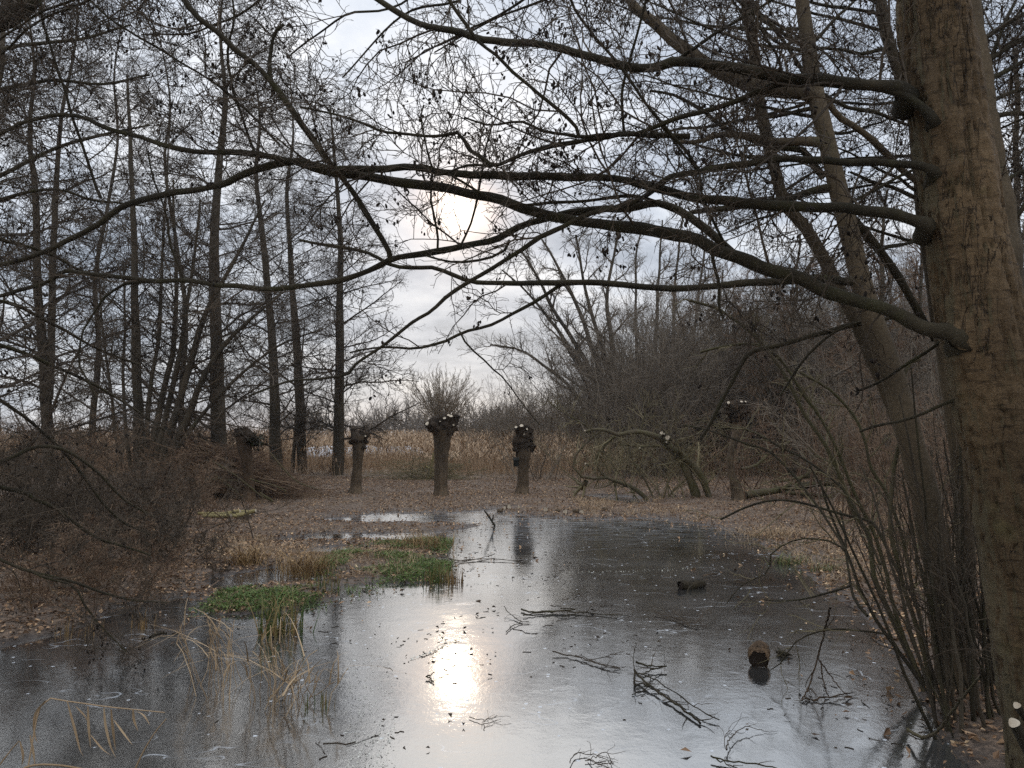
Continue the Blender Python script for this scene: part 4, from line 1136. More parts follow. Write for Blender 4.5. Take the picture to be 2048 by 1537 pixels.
for k in range(7):      # twiggy tops of the limbs above the view
    x0 = rng.uniform(-150, 1500)
    branch(big, [(x0 + 420, -60 - 30 * k), (x0 + 250, -10), (x0 + 120, 30 + rng.uniform(0, 40)), (x0, 70 + rng.uniform(0, 90))], 4.0, 4.8, 7, 3, per=9)

second = empty('alder_tree', 'smooth grey alder stem standing directly behind the big rough trunk', 'tree', at(2090, 1450, 4.6))
P, R = limb([(1915, -200), (1925, 0), (1955, 200), (1985, 400), (2008, 560), (2045, 800), (2080, 1100), (2110, 1450)], 4.6, 4.6, 58, 92)
mesh('trunk', [revolve(P, R, 24, .03, 5)], M['bark_smooth'], second)
for pts in [[(1968, 78), (2010, 50), (2060, 22), (2160, -40)], [(1975, 120), (2020, 92), (2100, 60), (2200, 20)], [(1980, 158), (2020, 138), (2070, 110), (2180, 70)], [(1985, 202), (2020, 185), (2080, 172), (2200, 150)], [(1990, 232), (2030, 226), (2080, 232), (2200, 250)],
            [(2008, 360), (2040, 345), (2100, 330)], [(1960, 190), (1985, 110), (2005, 60), (2030, 0), (2050, -60)], [(2010, 480), (2040, 420), (2070, 380), (2120, 330)]]:
    branch(second, pts, 4.6, 4.9, 10, 5, per=9, k2=9)

# --- leaning grey multi-stemmed alder
lean_ = empty('alder_tree', 'leaning grey smooth barked alder with several stems left of the big trunk', 'tree', at(1890, 1380, 5))
A = limb([(1595, -120), (1605, 0), (1618, 100), (1635, 200), (1660, 310), (1690, 430), (1712, 520), (1745, 640), (1780, 740), (1810, 840), (1842, 960), (1862, 1060), (1880, 1150), (1895, 1260), (1905, 1400)], 5, 5, 24, 62, 70, .004, .02)
mesh('trunk', [revolve(*A, 28, .03, 5)], M['bark_smooth'], lean_)
Bs = limb([(1480, -150), (1492, 10), (1509, 103), (1519, 205), (1536, 290), (1551, 342), (1572, 410), (1608, 452), (1645, 515), (1680, 580), (1720, 660), (1780, 800), (1850, 1000), (1890, 1250), (1905, 1390)], 5.6, 5.3, 18, 34, 60, .004, .03)
mesh('stem', [revolve(*Bs, 18, .04, 6)], M['bark_smooth'], lean_)
Cs = limb([(1755, -150), (1762, 0), (1778, 85), (1802, 154), (1826, 240), (1838, 342), (1850, 460), (1866, 560), (1890, 720), (1915, 900), (1930, 1100), (1930, 1380)], 5.6, 5.4, 18, 40, 60, .004, .03)
mesh('stem', [revolve(*Cs, 18, .04, 6)], M['bark_smooth'], lean_)
branch(lean_, [(1640, 196), (1615, 185), (1553, 181), (1485, 164), (1416, 130), (1380, 104), (1348, 84), (1312, 51), (1275, 20), (1255, -10), (1230, -60)], 5, 5.2, 34, 16, mat='bark_smooth', label='thick pale limb curving up to the left', per=4)
branch(lean_, [(1705, 563), (1690, 563), (1621, 559), (1553, 563), (1485, 567), (1416, 573), (1329, 577), (1227, 568), (1158, 565), (1090, 566), (1022, 567), (953, 563), (919, 555), (885, 541), (864, 534), (823, 535), (782, 530), (740, 505), (680, 495), (600, 480)], 4.95, 5.4, 17, 6, label='long level limb crossing low under the sun', per=2.5)
branch(lean_, [(1130, 566), (1117, 572), (1073, 599), (1039, 620), (988, 647), (926, 664), (885, 685), (834, 695), (782, 691), (740, 695), (700, 705)], 5.2, 5.4, 8, 4, label='forked branch hanging to the lower left', per=4)
branch(lean_, [(919, 662), (935, 690), (960, 712), (985, 740), (1010, 760), (1040, 800), (1080, 850)], 5.3, 5.3, 4, 2, per=4)
branch(lean_, [(1650, 285), (1610, 280), (1553, 285), (1485, 272), (1440, 270), (1399, 284), (1360, 285)], 5, 5.1, 20, 7, mat='bark_smooth', per=4.5)
branch(lean_, [(1640, 212), (1600, 222), (1553, 232), (1485, 240), (1420, 255), (1348, 260), (1300, 290)], 5, 5.2, 9, 4, per=4.5)
branch(lean_, [(1665, 372), (1610, 385), (1575, 400), (1520, 405), (1450, 418), (1380, 426)], 5, 5.1, 16, 10, per=5)
branch(lean_, [(1648, 355), (1625, 320), (1608, 302), (1560, 295), (1500, 280), (1440, 250), (1400, 215), (1348, 190), (1300, 180)], 5.1, 5.3, 14, 5, per=4.5)
branch(lean_, [(1652, 200), (1680, 235), (1720, 260), (1765, 300), (1800, 335), (1826, 355), (1845, 372)], 5.1, 5.3, 12, 13, per=4, mat='bark_smooth')
branch(lean_, [(1648, 190), (1700, 215), (1750, 225), (1810, 250), (1850, 262)], 5.1, 5.4, 9, 5, per=4.5)
branch(lean_, [(1632, 80), (1650, 60), (1680, 30), (1710, 0), (1740, -40)], 5, 5.2, 7, 4, per=4.5)
branch(lean_, [(1612, 60), (1570, 90), (1520, 60), (1480, 20), (1440, -30)], 5, 5.2, 7, 4, per=4.5)
branch(lean_, [(1615, 160), (1580, 100), (1560, 70), (1530, 40), (1505, 0), (1480, -50)], 5.2, 5.3, 9, 5, per=4.5)
branch(lean_, [(1780, 95), (1720, 108), (1690, 100), (1640, 95)], 5.5, 5.3, 8, 5, per=4.5)
branch(lean_, [(1768, 30), (1730, 20), (1690, 15), (1640, 10), (1580, -10)], 5.5, 5.3, 8, 5, per=4.5)
branch(lean_, [(1840, 400), (1800, 380), (1750, 362), (1700, 345)], 5.4, 5.2, 9, 5, per=4.5)
branch(lean_, [(1845, 480), (1800, 490), (1760, 500), (1730, 520)], 5.4, 5.2, 7, 4, per=4.5)
branch(lean_, [(1690, 425), (1725, 460), (1760, 500), (1790, 545), (1830, 610), (1870, 680)], 5.2, 5.6, 20, 14, per=4, label='dark stub limb slanting down right')
branch(lean_, [(1790, 635), (1740, 640), (1680, 660), (1640, 690), (1600, 730), (1560, 790)], 5, 5.4, 8, 4, per=5)
branch(lean_, [(1760, 640), (1700, 650), (1640, 670), (1560, 690), (1500, 705), (1462, 770), (1430, 830), (1400, 880)], 5.1, 5.6, 12, 6, per=4, label='arched dead limb drooping into the scrub')
for k in range(22):      # fine upper twigs of the stems
    st_ = [A, Bs, Cs][k % 3]; i0 = int(rng.uniform(2, 26)); p0 = st_[0][i0]
    sgn = rng.choice([-1, 1]); L0 = rng.uniform(.7, 1.7)
    q = np.linspace(0, 1, 10)[:, None]
    Pq = p0 + q * np.array([sgn * L0, rng.uniform(-.3, 1.0) * L0, rng.uniform(.0, .7) * L0]) + q ** 2 * np.array([0, 0, rng.uniform(-.15, .3)]) + np.cumsum(rng.normal(0, .008, (10, 3)), 0)
    o = mesh('branch', [tubes(Pq, np.linspace(.013, .004, 10), 6)], M['bark_limb'], lean_)
    canopy(o, Pq, np.linspace(.013, .004, 10), k1=int(5 * L0) + 2, L1=(.3, .8), k2=8)

# --- alder outside the left edge whose low limbs reach in
lf = empty('alder_tree', 'alder just outside the left edge reaching in with drooping lower branches', 'tree', at(-330, 1330, 5.2))
P, R = limb([(-330, 1330), (-310, 1000), (-290, 700), (-260, 300), (-200, -100)], 5.2, 5.2, 110, 70)
mesh('trunk', [revolve(P, R, 24, .05, 5)], M['bark_far'], lf)
for pts, d0, d1, w0, w1 in [
        ([(-240, 10), (-80, 60), (0, 40), (45, 10), (80, -30)], 5.0, 5.0, 50, 36),
        ([(-300, 880), (-60, 955), (0, 973), (45, 983), (75, 1003), (110, 1015), (150, 1045), (190, 1075), (240, 1090), (300, 1110)], 5.2, 6.4, 14, 4),
        ([(-300, 1010), (-100, 1070), (0, 1118), (75, 1148), (150, 1165), (215, 1190), (280, 1200), (335, 1206)], 5.2, 5.6, 10, 3),
        ([(60, 1142), (110, 1160), (150, 1172), (165, 1200), (185, 1230), (205, 1255), (230, 1280), (252, 1305)], 5.4, 5.5, 5, 2),
        ([(-300, 840), (-60, 930), (0, 925), (60, 897), (110, 895), (150, 910), (190, 940), (220, 970), (250, 1000), (310, 1035)], 5.2, 6.6, 12, 4),
        ([(-300, 700), (-80, 760), (0, 800), (80, 860), (140, 920), (190, 985), (240, 1040), (300, 1070)], 5.2, 7, 10, 4),
        ([(-290, 620), (-80, 660), (0, 690), (80, 720), (150, 750), (240, 800), (330, 860)], 5.2, 7, 12, 4),
        ([(-280, 500), (-60, 460), (0, 480), (80, 500), (160, 540), (260, 560)], 5.2, 7, 12, 4),
        ([(-280, 560), (-60, 620), (0, 600), (90, 640), (200, 700), (280, 730)], 5.2, 7, 12, 4),
        ([(-270, 400), (-60, 360), (0, 350), (100, 300), (200, 270), (300, 250)], 5.2, 6.5, 13, 4),
        ([(-260, 300), (-60, 200), (0, 180), (100, 160), (200, 170), (300, 150)], 5.2, 6.5, 14, 4),
        ([(-250, 200), (-60, 120), (40, 90), (150, 80), (260, 50)], 5.2, 6.2, 14, 4),
        ([(-280, 430), (-60, 420), (0, 400), (100, 380), (190, 400), (290, 410)], 5.2, 6.5, 10, 4)]:
    branch(lf, pts, d0, d1, w0, w1, per=7)

# --- shrub of green stems rising from the ice at the right shore
sh = empty('shore_shrub', 'shrub of slender olive stems arching left from the right shore', 'shrub', gpt(1850, 1385, 0))
for pts, w0, w1, d1, sub in [
        ([(1846, 1370), (1775, 1272), (1724, 1190), (1697, 1114), (1669, 1046), (1650, 1000), (1640, 960)], 8, 5, 5.8, 2),
        ([(1860, 1400), (1810, 1290), (1768, 1200), (1748, 1149), (1740, 1080), (1703, 1012), (1656, 900), (1604, 820), (1560, 735), (1500, 665), (1440, 620), (1380, 600)], 12, 6, 6.2, 4),
        ([(1850, 1390), (1800, 1250), (1760, 1100), (1716, 1000), (1656, 859), (1604, 784), (1567, 726), (1519, 690), (1470, 690), (1400, 705)], 9, 5, 6.2, 4),
        ([(1870, 1400), (1840, 1280), (1800, 1150), (1780, 1050), (1786, 960), (1800, 880), (1806, 800), (1812, 740), (1830, 722), (1842, 720)], 10, 8, 5.2, 0),
        ([(1875, 1400), (1850, 1290), (1825, 1180), (1805, 1080), (1775, 990), (1740, 930), (1722, 860), (1700, 820), (1660, 780), (1600, 745)], 9, 5, 6, 4),
        ([(1800, 1150), (1760, 1070), (1735, 1042), (1620, 1010), (1560, 1000), (1510, 1008), (1460, 1030), (1440, 1040)], 6, 4, 5.8, 2),
        ([(1720, 1185), (1680, 1092), (1620, 1078), (1580, 1086), (1545, 1105), (1538, 1125), (1543, 1138), (1530, 1150), (1490, 1165), (1465, 1190), (1452, 1207)], 4, 2, 5.6, 1),
        ([(1700, 1172), (1650, 1185), (1600, 1198), (1560, 1202), (1520, 1198)], 5, 2, 5.6, 2),
        ([(1800, 1305), (1775, 1270), (1735, 1262), (1660, 1260), (1610, 1275), (1580, 1300), (1562, 1325), (1540, 1340)], 5, 2, 5.2, 2),
        ([(1735, 1232), (1715, 1206), (1700, 1170), (1690, 1080), (1680, 1020)], 6, 4, 5.8, 1),
        ([(1885, 1420), (1870, 1300), (1858, 1200), (1862, 1120), (1860, 1050), (1835, 960)], 10, 5, 5.2, 2),
        ([(1690, 1100), (1640, 1020), (1560, 920), (1500, 890), (1430, 865), (1370, 850)], 5, 4, 6.2, 3),
        ([(1760, 1130), (1700, 1000), (1640, 940), (1580, 905), (1500, 862), (1440, 858)], 5, 4, 6, 3)]:
    P, R = limb(pts, 5.0, d1, w0, w1, None, .006, .04)
    o = mesh('stem', [tubes(P, R, 8)], M['mossy' if w0 > 8 else 'bark_limb'], sh)
    if sub:
        a = grow(P[None], R[None], sub * 3, (.3, 1), (.25, .6), (30, 65), 5, .18, .02, 1, .6, .0025)
        b = grow(*a, 5, (.2, 1), (.08, .25), (30, 60), 3, .2, 0, 1, .7, .0018)
        mesh('twig_sprays', [tubes(*a, 4), tubes(*b, 3)], M['twig_olive'], o, smooth=False)

# --- dark suckers round the foot of the alders
su = empty('sucker_shoots', 'thick bunch of dark upright shoots at the foot of the leaning grey alder', 'shrub', at(1930, 1460, 4.6))
n = 54
bx = rng.uniform(1865, 2010, n); by = rng.uniform(1380, 1530, n)
dd = 4.2 + rng.uniform(0, 1.2, n)
P0 = at(bx, by, dd); P0[:, 2] = np.maximum(height(P0[:, 0], P0[:, 1]), 0) - .02
Ls = rng.uniform(.7, 2.1, n)
d = nrm(np.column_stack([rng.normal(-.10, .14, n), rng.normal(0, .12, n), np.ones(n)]))
S_ = P0[:, None] + d[:, None] * (Ls[:, None] * np.linspace(0, 1, 9))[..., None] + np.cumsum(rng.normal(0, .010, (n, 9, 3)), 1)
Rr = (rng.uniform(.005, .014, n))[:, None] * np.linspace(1, .45, 9)
for k in range(n):
    mesh('shoot', [tubes(S_[k], Rr[k], 6)], M['bark_limb' if k % 2 else 'bark_far'], su)
a = grow(S_, Rr, 5, (.3, 1), (.15, .5), (25, 60), 4, .2, .05, 1, .5, .002)
b = grow(*a, 4, (.2, 1), (.05, .2), (30, 60), 2, .2, 0, 1, .7, .0016)
mesh('twig_sprays', [tubes(*a, 4), tubes(*b, 3)], M['twig'], su, smooth=False)
n = 66
bx = rng.uniform(1730, 2060, n); by = rng.uniform(1080, 1240, n)
su2 = empty('sucker_shoots', 'red brown thin shoots on the bank between the grey stem and the big trunk', 'shrub', on_ground(1940, 1180))
P0 = np.array([on_ground(x, y) for x, y in zip(bx, by)])
Ls = rng.uniform(.8, 2.2, n)
d = nrm(np.column_stack([rng.normal(-.05, .2, n), rng.normal(0, .2, n), np.ones(n)]))
S_ = P0[:, None] + d[:, None] * (Ls[:, None] * np.linspace(0, 1, 9))[..., None] + np.cumsum(rng.normal(0, .014, (n, 9, 3)), 1)
Rr = (rng.uniform(.003, .008, n))[:, None] * np.linspace(1, .4, 9)
for k in range(n):
    mesh('shoot', [tubes(S_[k], Rr[k], 5)], M['bark_limb'], su2)
a = grow(S_, Rr, 8, (.2, 1), (.2, .6), (25, 60), 4, .2, .05, 1, .5, .003)
b = grow(*a, 5, (.2, 1), (.06, .25), (30, 60), 2, .2, 0, 1, .7, .002)
mesh('twig_sprays', [tubes(*a, 4), tubes(*b, 3)], M['twig_red'], su2, smooth=False)
# sawn stool beside the big trunk, two pale cut faces
e = empty('cut_stub', 'sawn off stem with pale round cut faces at the foot of the big trunk', 'stump', at(2040, 1560, 3.0))
for (x, y, r, x2, y2) in [(2028, 1446, 9, 2075, 1540), (2034, 1411, 6, 2080, 1480)]:
    A0 = at(x2, y2, 3.05); B0 = at(x, y, 2.9)
    mesh('stem', [tubes(A0 + (B0 - A0) * np.linspace(0, 1, 6)[:, None], np.full(6, r * 1.15 * 2.9 / F), 14)], M['bark_limb'], e)
    V, T = disc(B0 + nrm(B0 - A0) * .002, B0 - A0, r * 1.13 * 2.9 / F, 16)
    mesh('cut_face', [(V, T)], M['cut'], e)
#PART5
# ------------------------------------------------------------------ brush, poles, logs, fallen willow
c = on_ground(470, 1000)
e = empty('brush_pile', 'long pile of cut brushwood heaped round the leaf tufted pollard', 'brush pile', c)
g = []
n = 900
u = rng.uniform(0, 1, n)
bpx = 350 + 230 * u; hmax = np.interp(u, [0, .35, .6, .8, 1], [.75, 1.35, 1.0, .6, .2])
base = np.array([on_ground(x, 995) for x in np.linspace(350, 580, 12)])
bx = np.column_stack([np.interp(u, np.linspace(0, 1, 12), base[:, k]) for k in range(3)])
ctr = bx + np.column_stack([np.zeros(n), rng.uniform(-.5, 1.1, n), hmax * rng.uniform(0, 1, n) ** .8])
a_ = rng.normal(0, .55, n); L = rng.uniform(.5, 2.2, n)
dv = nrm(np.column_stack([np.cos(a_), np.sin(a_) * .6, rng.normal(-.12, .25, n)]))
PP = ctr[:, None] + dv[:, None] * (L[:, None] * np.linspace(-.5, .5, 6))[..., None] + np.cumsum(rng.normal(0, .02, (n, 6, 3)), 1)
PP[..., 2] = np.maximum(PP[..., 2], bx[:, None, 2] + .015)
RR = (rng.uniform(.004, .014, n) * (1 + 1.2 * (rng.uniform(0, 1, n) < .08)))[:, None] * np.linspace(1, .4, 6)
a2 = grow(PP, RR, 3, (.2, 1), (.2, .6), (20, 50), 3, .2, 0, 1, .6, .003)
o = mesh('brushwood', [tubes(PP, RR, 5), tubes(*a2, 3)], M['twig_red'], e, smooth=False); tag(o, kind='stuff')
for pts, w in [([(425, 922), (470, 950), (520, 990), (548, 1003)], 4), ([(380, 962), (430, 958), (478, 962)], 5), ([(500, 958), (560, 975), (572, 984)], 3), ([(520, 985), (545, 1004), (500, 1002)], 4), ([(430, 950), (475, 985), (500, 1005)], 5), ([(540, 905), (590, 960), (640, 980)], 3)]:
    d = c[1] - .7
    mesh('thick_stick', [tubes(*limb(pts, d, d + .2, w, w * .8, 12, .004), 7)], M['mossy'], e)

POLES = [((396, 1033), (470, 1025), (508, 1024), .05, 'longest greenish peeled pole lying at the back of the small pole stack'), ((420, 1034), (455, 1027), (480, 1022), .12, 'greenish pole crossing on top of the small pole stack'),
         ((428, 1036), (470, 1030), (498, 1026), .06, 'greenish pole in the middle of the small pole stack'), ((437, 1038), (470, 1034), (500, 1028), .05, 'greenish pole lying in front of the small pole stack'),
         ((452, 1039), (480, 1031), (512, 1021), .14, 'thick pole slanting across the front of the small pole stack'), ((405, 1036), (440, 1033), (462, 1031), .03, 'short thin pole low at the left of the small pole stack')]
for k, (a0, b0, c0, z, lab) in enumerate(POLES):
    g0 = on_ground(455, 1037)
    d = depth_of(g0) + .10 * (5 - k)
    pts = [a0, b0, c0]
    P, R = limb(pts, d, d - .05, 6.2, 8.2, 14, .004, .03)
    P[:, 2] = np.maximum(P[:, 2], height(P[:, 0], P[:, 1]) + .04)
    e = empty('cut_pole', lab, 'pole', P[0], 'stack of peeled poles')
    mesh('shaft', [tubes(P, R, 10)], M['pole'], e)
    V, T = disc(P[-1], P[-1] - P[-2], R[-1], 10); mesh('cut_face', [(V, T)], M['cut'], e)
    V, T = disc(P[0], P[0] - P[1], R[0], 10); mesh('cut_face', [(V, T)], M['cut'], e)

ROUNDS = [(1015, 1022, 5.0, 1, 'log round showing a pale face, the largest by the far edge of the ice'), (1009, 1029, 3.0, 1, 'small pale log round just below the largest round'), (1038, 1030, 3.0, 1, 'small log round with a pale end right of the largest round'),
          (1092, 1029, 4.4, 1, 'oval pale log round midway along the far edge of the ice'), (1131, 1026, 4.2, 1, 'orange brown cracked log round at the far edge of the ice'), (1163, 1031, 4.2, 1, 'pale ended log round standing on the shore, the last to the right'),
          (1152, 1022, 4.5, 0, 'dark bark covered log lying behind the last pale round'), (1210, 1034, 4.0, 0, 'dark log piece alone on the far edge of the ice to the right'), (1000, 1021, 4.0, 0, 'dark clod of bark left of the largest log round'), (1116, 1021, 3.0, 0, 'small dark bark piece behind the cracked log round')]
for x, y, r, pale, lab in ROUNDS:
    c = on_ground(x, y + r * .8); s = depth_of(c) / F
    e = empty('log_round', lab, 'log', c, 'sawn log rounds along the far shore')
    ax = nrm(np.array([rng.normal(0, .35), -1, rng.uniform(.0, .35)])) if pale else nrm(np.array([1, rng.normal(0, .3), .15]))
    Lr = r * s * (2.2 if pale else 2.6)
    ctr = c + [0, 0, r * s * .85]
    P = ctr + ax * np.linspace(.5, -.5, 6)[:, None] * Lr
    mesh('bark', [revolve(P, np.full(6, r * s), 14, .12, 12)], M['bark_pollard'], e)
    for sg in (1, -1):
        V, T = disc(ctr + ax * sg * Lr * .503, ax * sg, r * s * .98, 14)
        mesh('cut_face', [(V, T)], M['cut' if pale else 'bark_pollard'], e)


def log(name, label, A, B, r, mat, cutmat, amp=.06, extra=None):
    A, B = np.asarray(A, float), np.asarray(B, float)
    e = empty(name, label, 'log', (A + B) / 2 - [0, 0, r])
    t = np.linspace(0, 1, 14)[:, None]
    mesh('bark', [revolve(A + (B - A) * t, r * (1 + .06 * np.sin(t[:, 0] * 7)), 26, amp, 14)], M[mat], e)
    for p, nv in ((A, A - B), (B, B - A)):
        V, T = disc(p + nrm(nv) * .002, nv, r * .97, 22); mesh('cut_face', [(V, T)], M[cutmat], e)
    return e


# two logs frozen into the pond
def lumplog(name, label, A, B, prof, r, mat, amp, hollow):
    A, B = np.asarray(A, float), np.asarray(B, float)
    e = empty(name, label, 'log', np.array([*((A + B) / 2)[:2], 0.0]))
    t = np.linspace(0, 1, 24)
    P = A + (B - A) * t[:, None] + np.cumsum(rng.normal(0, .0015, (24, 3)), 0)
    R = r * np.interp(t, np.linspace(0, 1, len(prof)), prof)
    V, Qd = revolve(P, R, 40, amp, 18)
    # ragged broken ends
    ax = nrm(B - A); k = np.arange(len(V)) // 40
    V = V + ax * ((k == 0) * rng.normal(0, .010, len(V)) + (k == 23) * rng.normal(0, .012, len(V)))[:, None]
    mesh('bark', [(V, Qd)], M[mat], e)
    for p, nv, rr in ((A + ax * .012, -ax, R[0]), (B - ax * .012, ax, R[-1])):
        V, T = disc(p, nv, rr * .98, 22); mesh('end_face', [(V, T)], M[hollow], e)
    return e


p0 = gpt(1361, 1180, 0); p1 = gpt(1412, 1177, 0)
e = lumplog('frozen_log', 'short mossy log lying sideways frozen into the ice', p0 + [.01, .05, .035], p1 + [0, .09, .04], [.8, 1, 1.02, .95, 1, .9, .78], .058, 'log_bark', .12, 'cone')
mesh('twig', [tubes(*limb([(1385, 1170), (1378, 1176), (1374, 1186)], depth_of(p0) - .02, depth_of(p0) - .12, 3, 2, 8, .001), 6)], M['bark_limb'], e)
p0 = gpt(1517, 1336, 0)
e = lumplog('frozen_log', 'fat brown log end with a hollow dark face pointing at the viewer on the ice', p0 + [0, .0, .058], p0 + [.08, .24, .10], [.86, 1.0, 1.05, 1.0, .92, .75, .5], .078, 'log_brown', .13, 'cone')
mesh('bark_flap', [blob(p0 + [.03, .10, .125], .05, amp=.4, sc=(.8, 1.7, .5))], M['log_brown'], e)
pw = gpt(1565, 1316, 0)
e = empty('wood_chunk', 'jagged dark splinter of wood lying right of the fat log on the ice', 'wood', pw)
t = np.linspace(0, 1, 9)
for (x0, y0, x1, y1, w) in [(1552, 1309, 1586, 1314, 7), (1554, 1316, 1574, 1318, 4), (1556, 1300, 1566, 1312, 3)]:
    A0 = gpt(x0, y0, 0) + [0, 0, .02]; B0 = gpt(x1, y1, 0) + [0, 0, .012]
    s = depth_of(A0) / F
    mesh('splinter', [revolve(A0 + (B0 - A0) * t[:, None], np.array([.5, .9, 1, 1.1, .9, .8, .6, .35, .08]) * w * s * .7, 8, .25, 20)], M['bark_limb'], e)


def stick(name, label, paths, mat='bark_limb', k=0, group=None, tw=0):
    """sticks lying on or rising from the ice; every path point is (px, py, height above ice)"""
    c = gpt(paths[0][0][0][0], paths[0][0][0][1], 0)
    e = empty(name, label, 'branch', c, group)
    Ps = []
    for j, (pts, w0, w1) in enumerate(paths):
        q = np.array([gpt(x, y, z) for x, y, z in pts])
        q = cr(q, max(8, len(pts) * 4)); q += rng.normal(0, .003, q.shape)
        s = depth_of(q[0]) / F / 2
        Rq = np.linspace(w0, w1, len(q)) * s * .68 * (1 + rng.normal(0, .08, len(q)))
        mesh('stem' if j == 0 else 'side_twig', [tubes(q, Rq, 7)], M[mat], e)
        Ps.append((q, Rq))
    if tw:
        P, R = same_len(Ps, 12)
        a = grow(P, R, tw, (.3, 1), (.05, .22), (25, 60), 4, .22, 0, .35, .7, .0012)
        a[0][..., 2] = np.maximum(a[0][..., 2], .006)
        mesh('twig_sprays', [tubes(*a, 4)], M['twig'], e)
    return e


stick('fallen_stick', 'forked twig raft of thin sticks lying flat, highest on the open ice', [([(1043, 1218, .02), (1060, 1224, .015), (1090, 1223, .015), (1130, 1222, .02), (1180, 1226, .015), (1225, 1230, .015), (1260, 1232, .02)], 5, 2), ([(1046, 1230, .02), (1080, 1225, .02), (1120, 1223, .02), (1150, 1218, .03), (1120, 1217, .03)], 4, 3), ([(1122, 1233, .01), (1145, 1228, .02), (1160, 1222, .02)], 3, 2)], tw=5)
stick('fallen_stick', 'thin bare twig curving left of the forked twig raft', [([(1008, 1212, .06), (1018, 1225, .03), (1040, 1242, .012), (1058, 1243, .012)], 2.5, 2), ([(1012, 1264, .01), (1025, 1252, .012), (1045, 1243, .014)], 3, 2)], tw=5)
stick('fallen_branch', 'long forked branch lying diagonally on the ice with raised dark end', [([(1268, 1340, .05), (1275, 1350, .035), (1300, 1372, .025), (1340, 1400, .02), (1370, 1420, .02), (1402, 1446, .015)], 6, 6), ([(1272, 1344, .045), (1310, 1360, .03), (1350, 1385, .03), (1400, 1420, .03), (1440, 1440, .02)], 4, 3), ([(1268, 1340, .05), (1270, 1372, .02), (1282, 1366, .03), (1310, 1378, .02)], 6, 4), ([(1272, 1322, .10), (1290, 1330, .07), (1312, 1333, .04), (1330, 1332, .03)], 6, 3), ([(1268, 1345, .05), (1268, 1310, .14), (1272, 1285, .20)], 2.5, 1.5), ([(1332, 1332, .03), (1300, 1340, .02), (1285, 1348, .015)], 5, 3), ([(1264, 1388, .01), (1290, 1380, .015), (1320, 1378, .015)], 3, 2)], 'bark_limb', tw=5)
stick('fallen_branch', 'branching twig spreading left of the diagonal branch on the ice', [([(1104, 1302, .03), (1120, 1306, .02), (1160, 1315, .015), (1200, 1328, .02), (1240, 1336, .02)], 4, 2.5), ([(1150, 1310, .02), (1190, 1318, .03), (1225, 1308, .05), (1250, 1302, .06)], 2.5, 1.5), ([(1180, 1320, .02), (1220, 1335, .012), (1255, 1333, .012)], 2.5, 1.5)], 'twig', tw=6)
stick('standing_branch', 'forked branch propped upright on the ice in front of the shore shrub', [([(1660, 1217, .62), (1652, 1250, .46), (1643, 1290, .30), (1636, 1320, .20), (1626, 1350, .10), (1612, 1385, .03), (1604, 1400, .01)], 7, 4), ([(1638, 1318, .20), (1655, 1342, .12), (1675, 1370, .05), (1690, 1386, .02)], 4, 3), ([(1640, 1322, .19), (1644, 1350, .10), (1650, 1376, .04), (1656, 1390, .015)], 4, 3), ([(1652, 1258, .44), (1662, 1245, .50), (1672, 1232, .55)], 3, 2), ([(1613, 1385, .03), (1624, 1378, .05), (1634, 1395, .01)], 3, 2)], 'bark_red', tw=2)
stick('fallen_stick', 'thick reddish stick lying at the foot of the propped branch', [([(1622, 1400, .012), (1650, 1394, .02), (1680, 1390, .03), (1705, 1384, .02)], 6, 3), ([(1620, 1398, .012), (1612, 1396, .02), (1605, 1400, .012)], 5, 4)], 'bark_red', tw=2)
stick('fallen_stick', 'dark twig frozen at the bottom centre of the ice', [([(1140, 1526, .02), (1150, 1508, .015), (1175, 1508, .015), (1200, 1514, .015), (1215, 1520, .01)], 3, 2), ([(1170, 1522, .01), (1190, 1512, .02), (1215, 1506, .02), (1225, 1530, .01)], 3, 2), ([(1175, 1518, .01), (1195, 1526, .02), (1220, 1537, .02)], 3, 2)], 'twig', tw=6)
stick('fallen_stick', 'wiry curled twig on the ice below the fat log', [([(1452, 1500, .03), (1458, 1480, .03), (1475, 1462, .03), (1495, 1454, .03), (1525, 1460, .015)], 4, 2), ([(1452, 1500, .02), (1450, 1475, .06), (1460, 1455, .08)], 2.5, 1.5)], 'twig', tw=5)
stick('fallen_stick', 'straight dark stick entering from the bottom edge right of centre', [([(1420, 1513, .02), (1450, 1520, .02), (1500, 1527, .02), (1570, 1540, .02), (1620, 1552, .02)], 5, 3), ([(1430, 1517, .02), (1460, 1530, .02), (1500, 1545, .02)], 4, 3)], 'bark_limb', tw=3)
stick('fallen_stick', 'small V shaped twig beside the sun reflection on the ice', [([(852, 1352, .02), (860, 1356, .015), (868, 1364, .01)], 4, 3), ([(852, 1353, .02), (860, 1350, .02), (868, 1346, .03)], 4, 3)])
stick('fallen_stick', 'fine twigs lying low in the sun reflection', [([(940, 1434, .01), (965, 1440, .012), (995, 1432, .012)], 2.5, 1.5), ([(968, 1454, .01), (970, 1440, .02), (985, 1438, .02)], 2, 1.5)], 'twig', tw=3)
stick('dead_stick', 'thick black stick poking out of the far ice near the log rounds', [([(989, 1050, .01), (985, 1044, .12), (978, 1034, .24), (969, 1022, .38)], 6, 5), ([(985, 1040, .16), (986, 1034, .24), (987, 1030, .28)], 4, 3)])
stick('dead_stick', 'short twig line on the ice near the cut stubs right of the green plants', [([(900, 1130, .02), (930, 1120, .02), (980, 1118, .02), (1040, 1122, .02)], 3, 2), ([(880, 1112, .02), (930, 1122, .015), (990, 1108, .03)], 3, 2)], 'twig', tw=4)
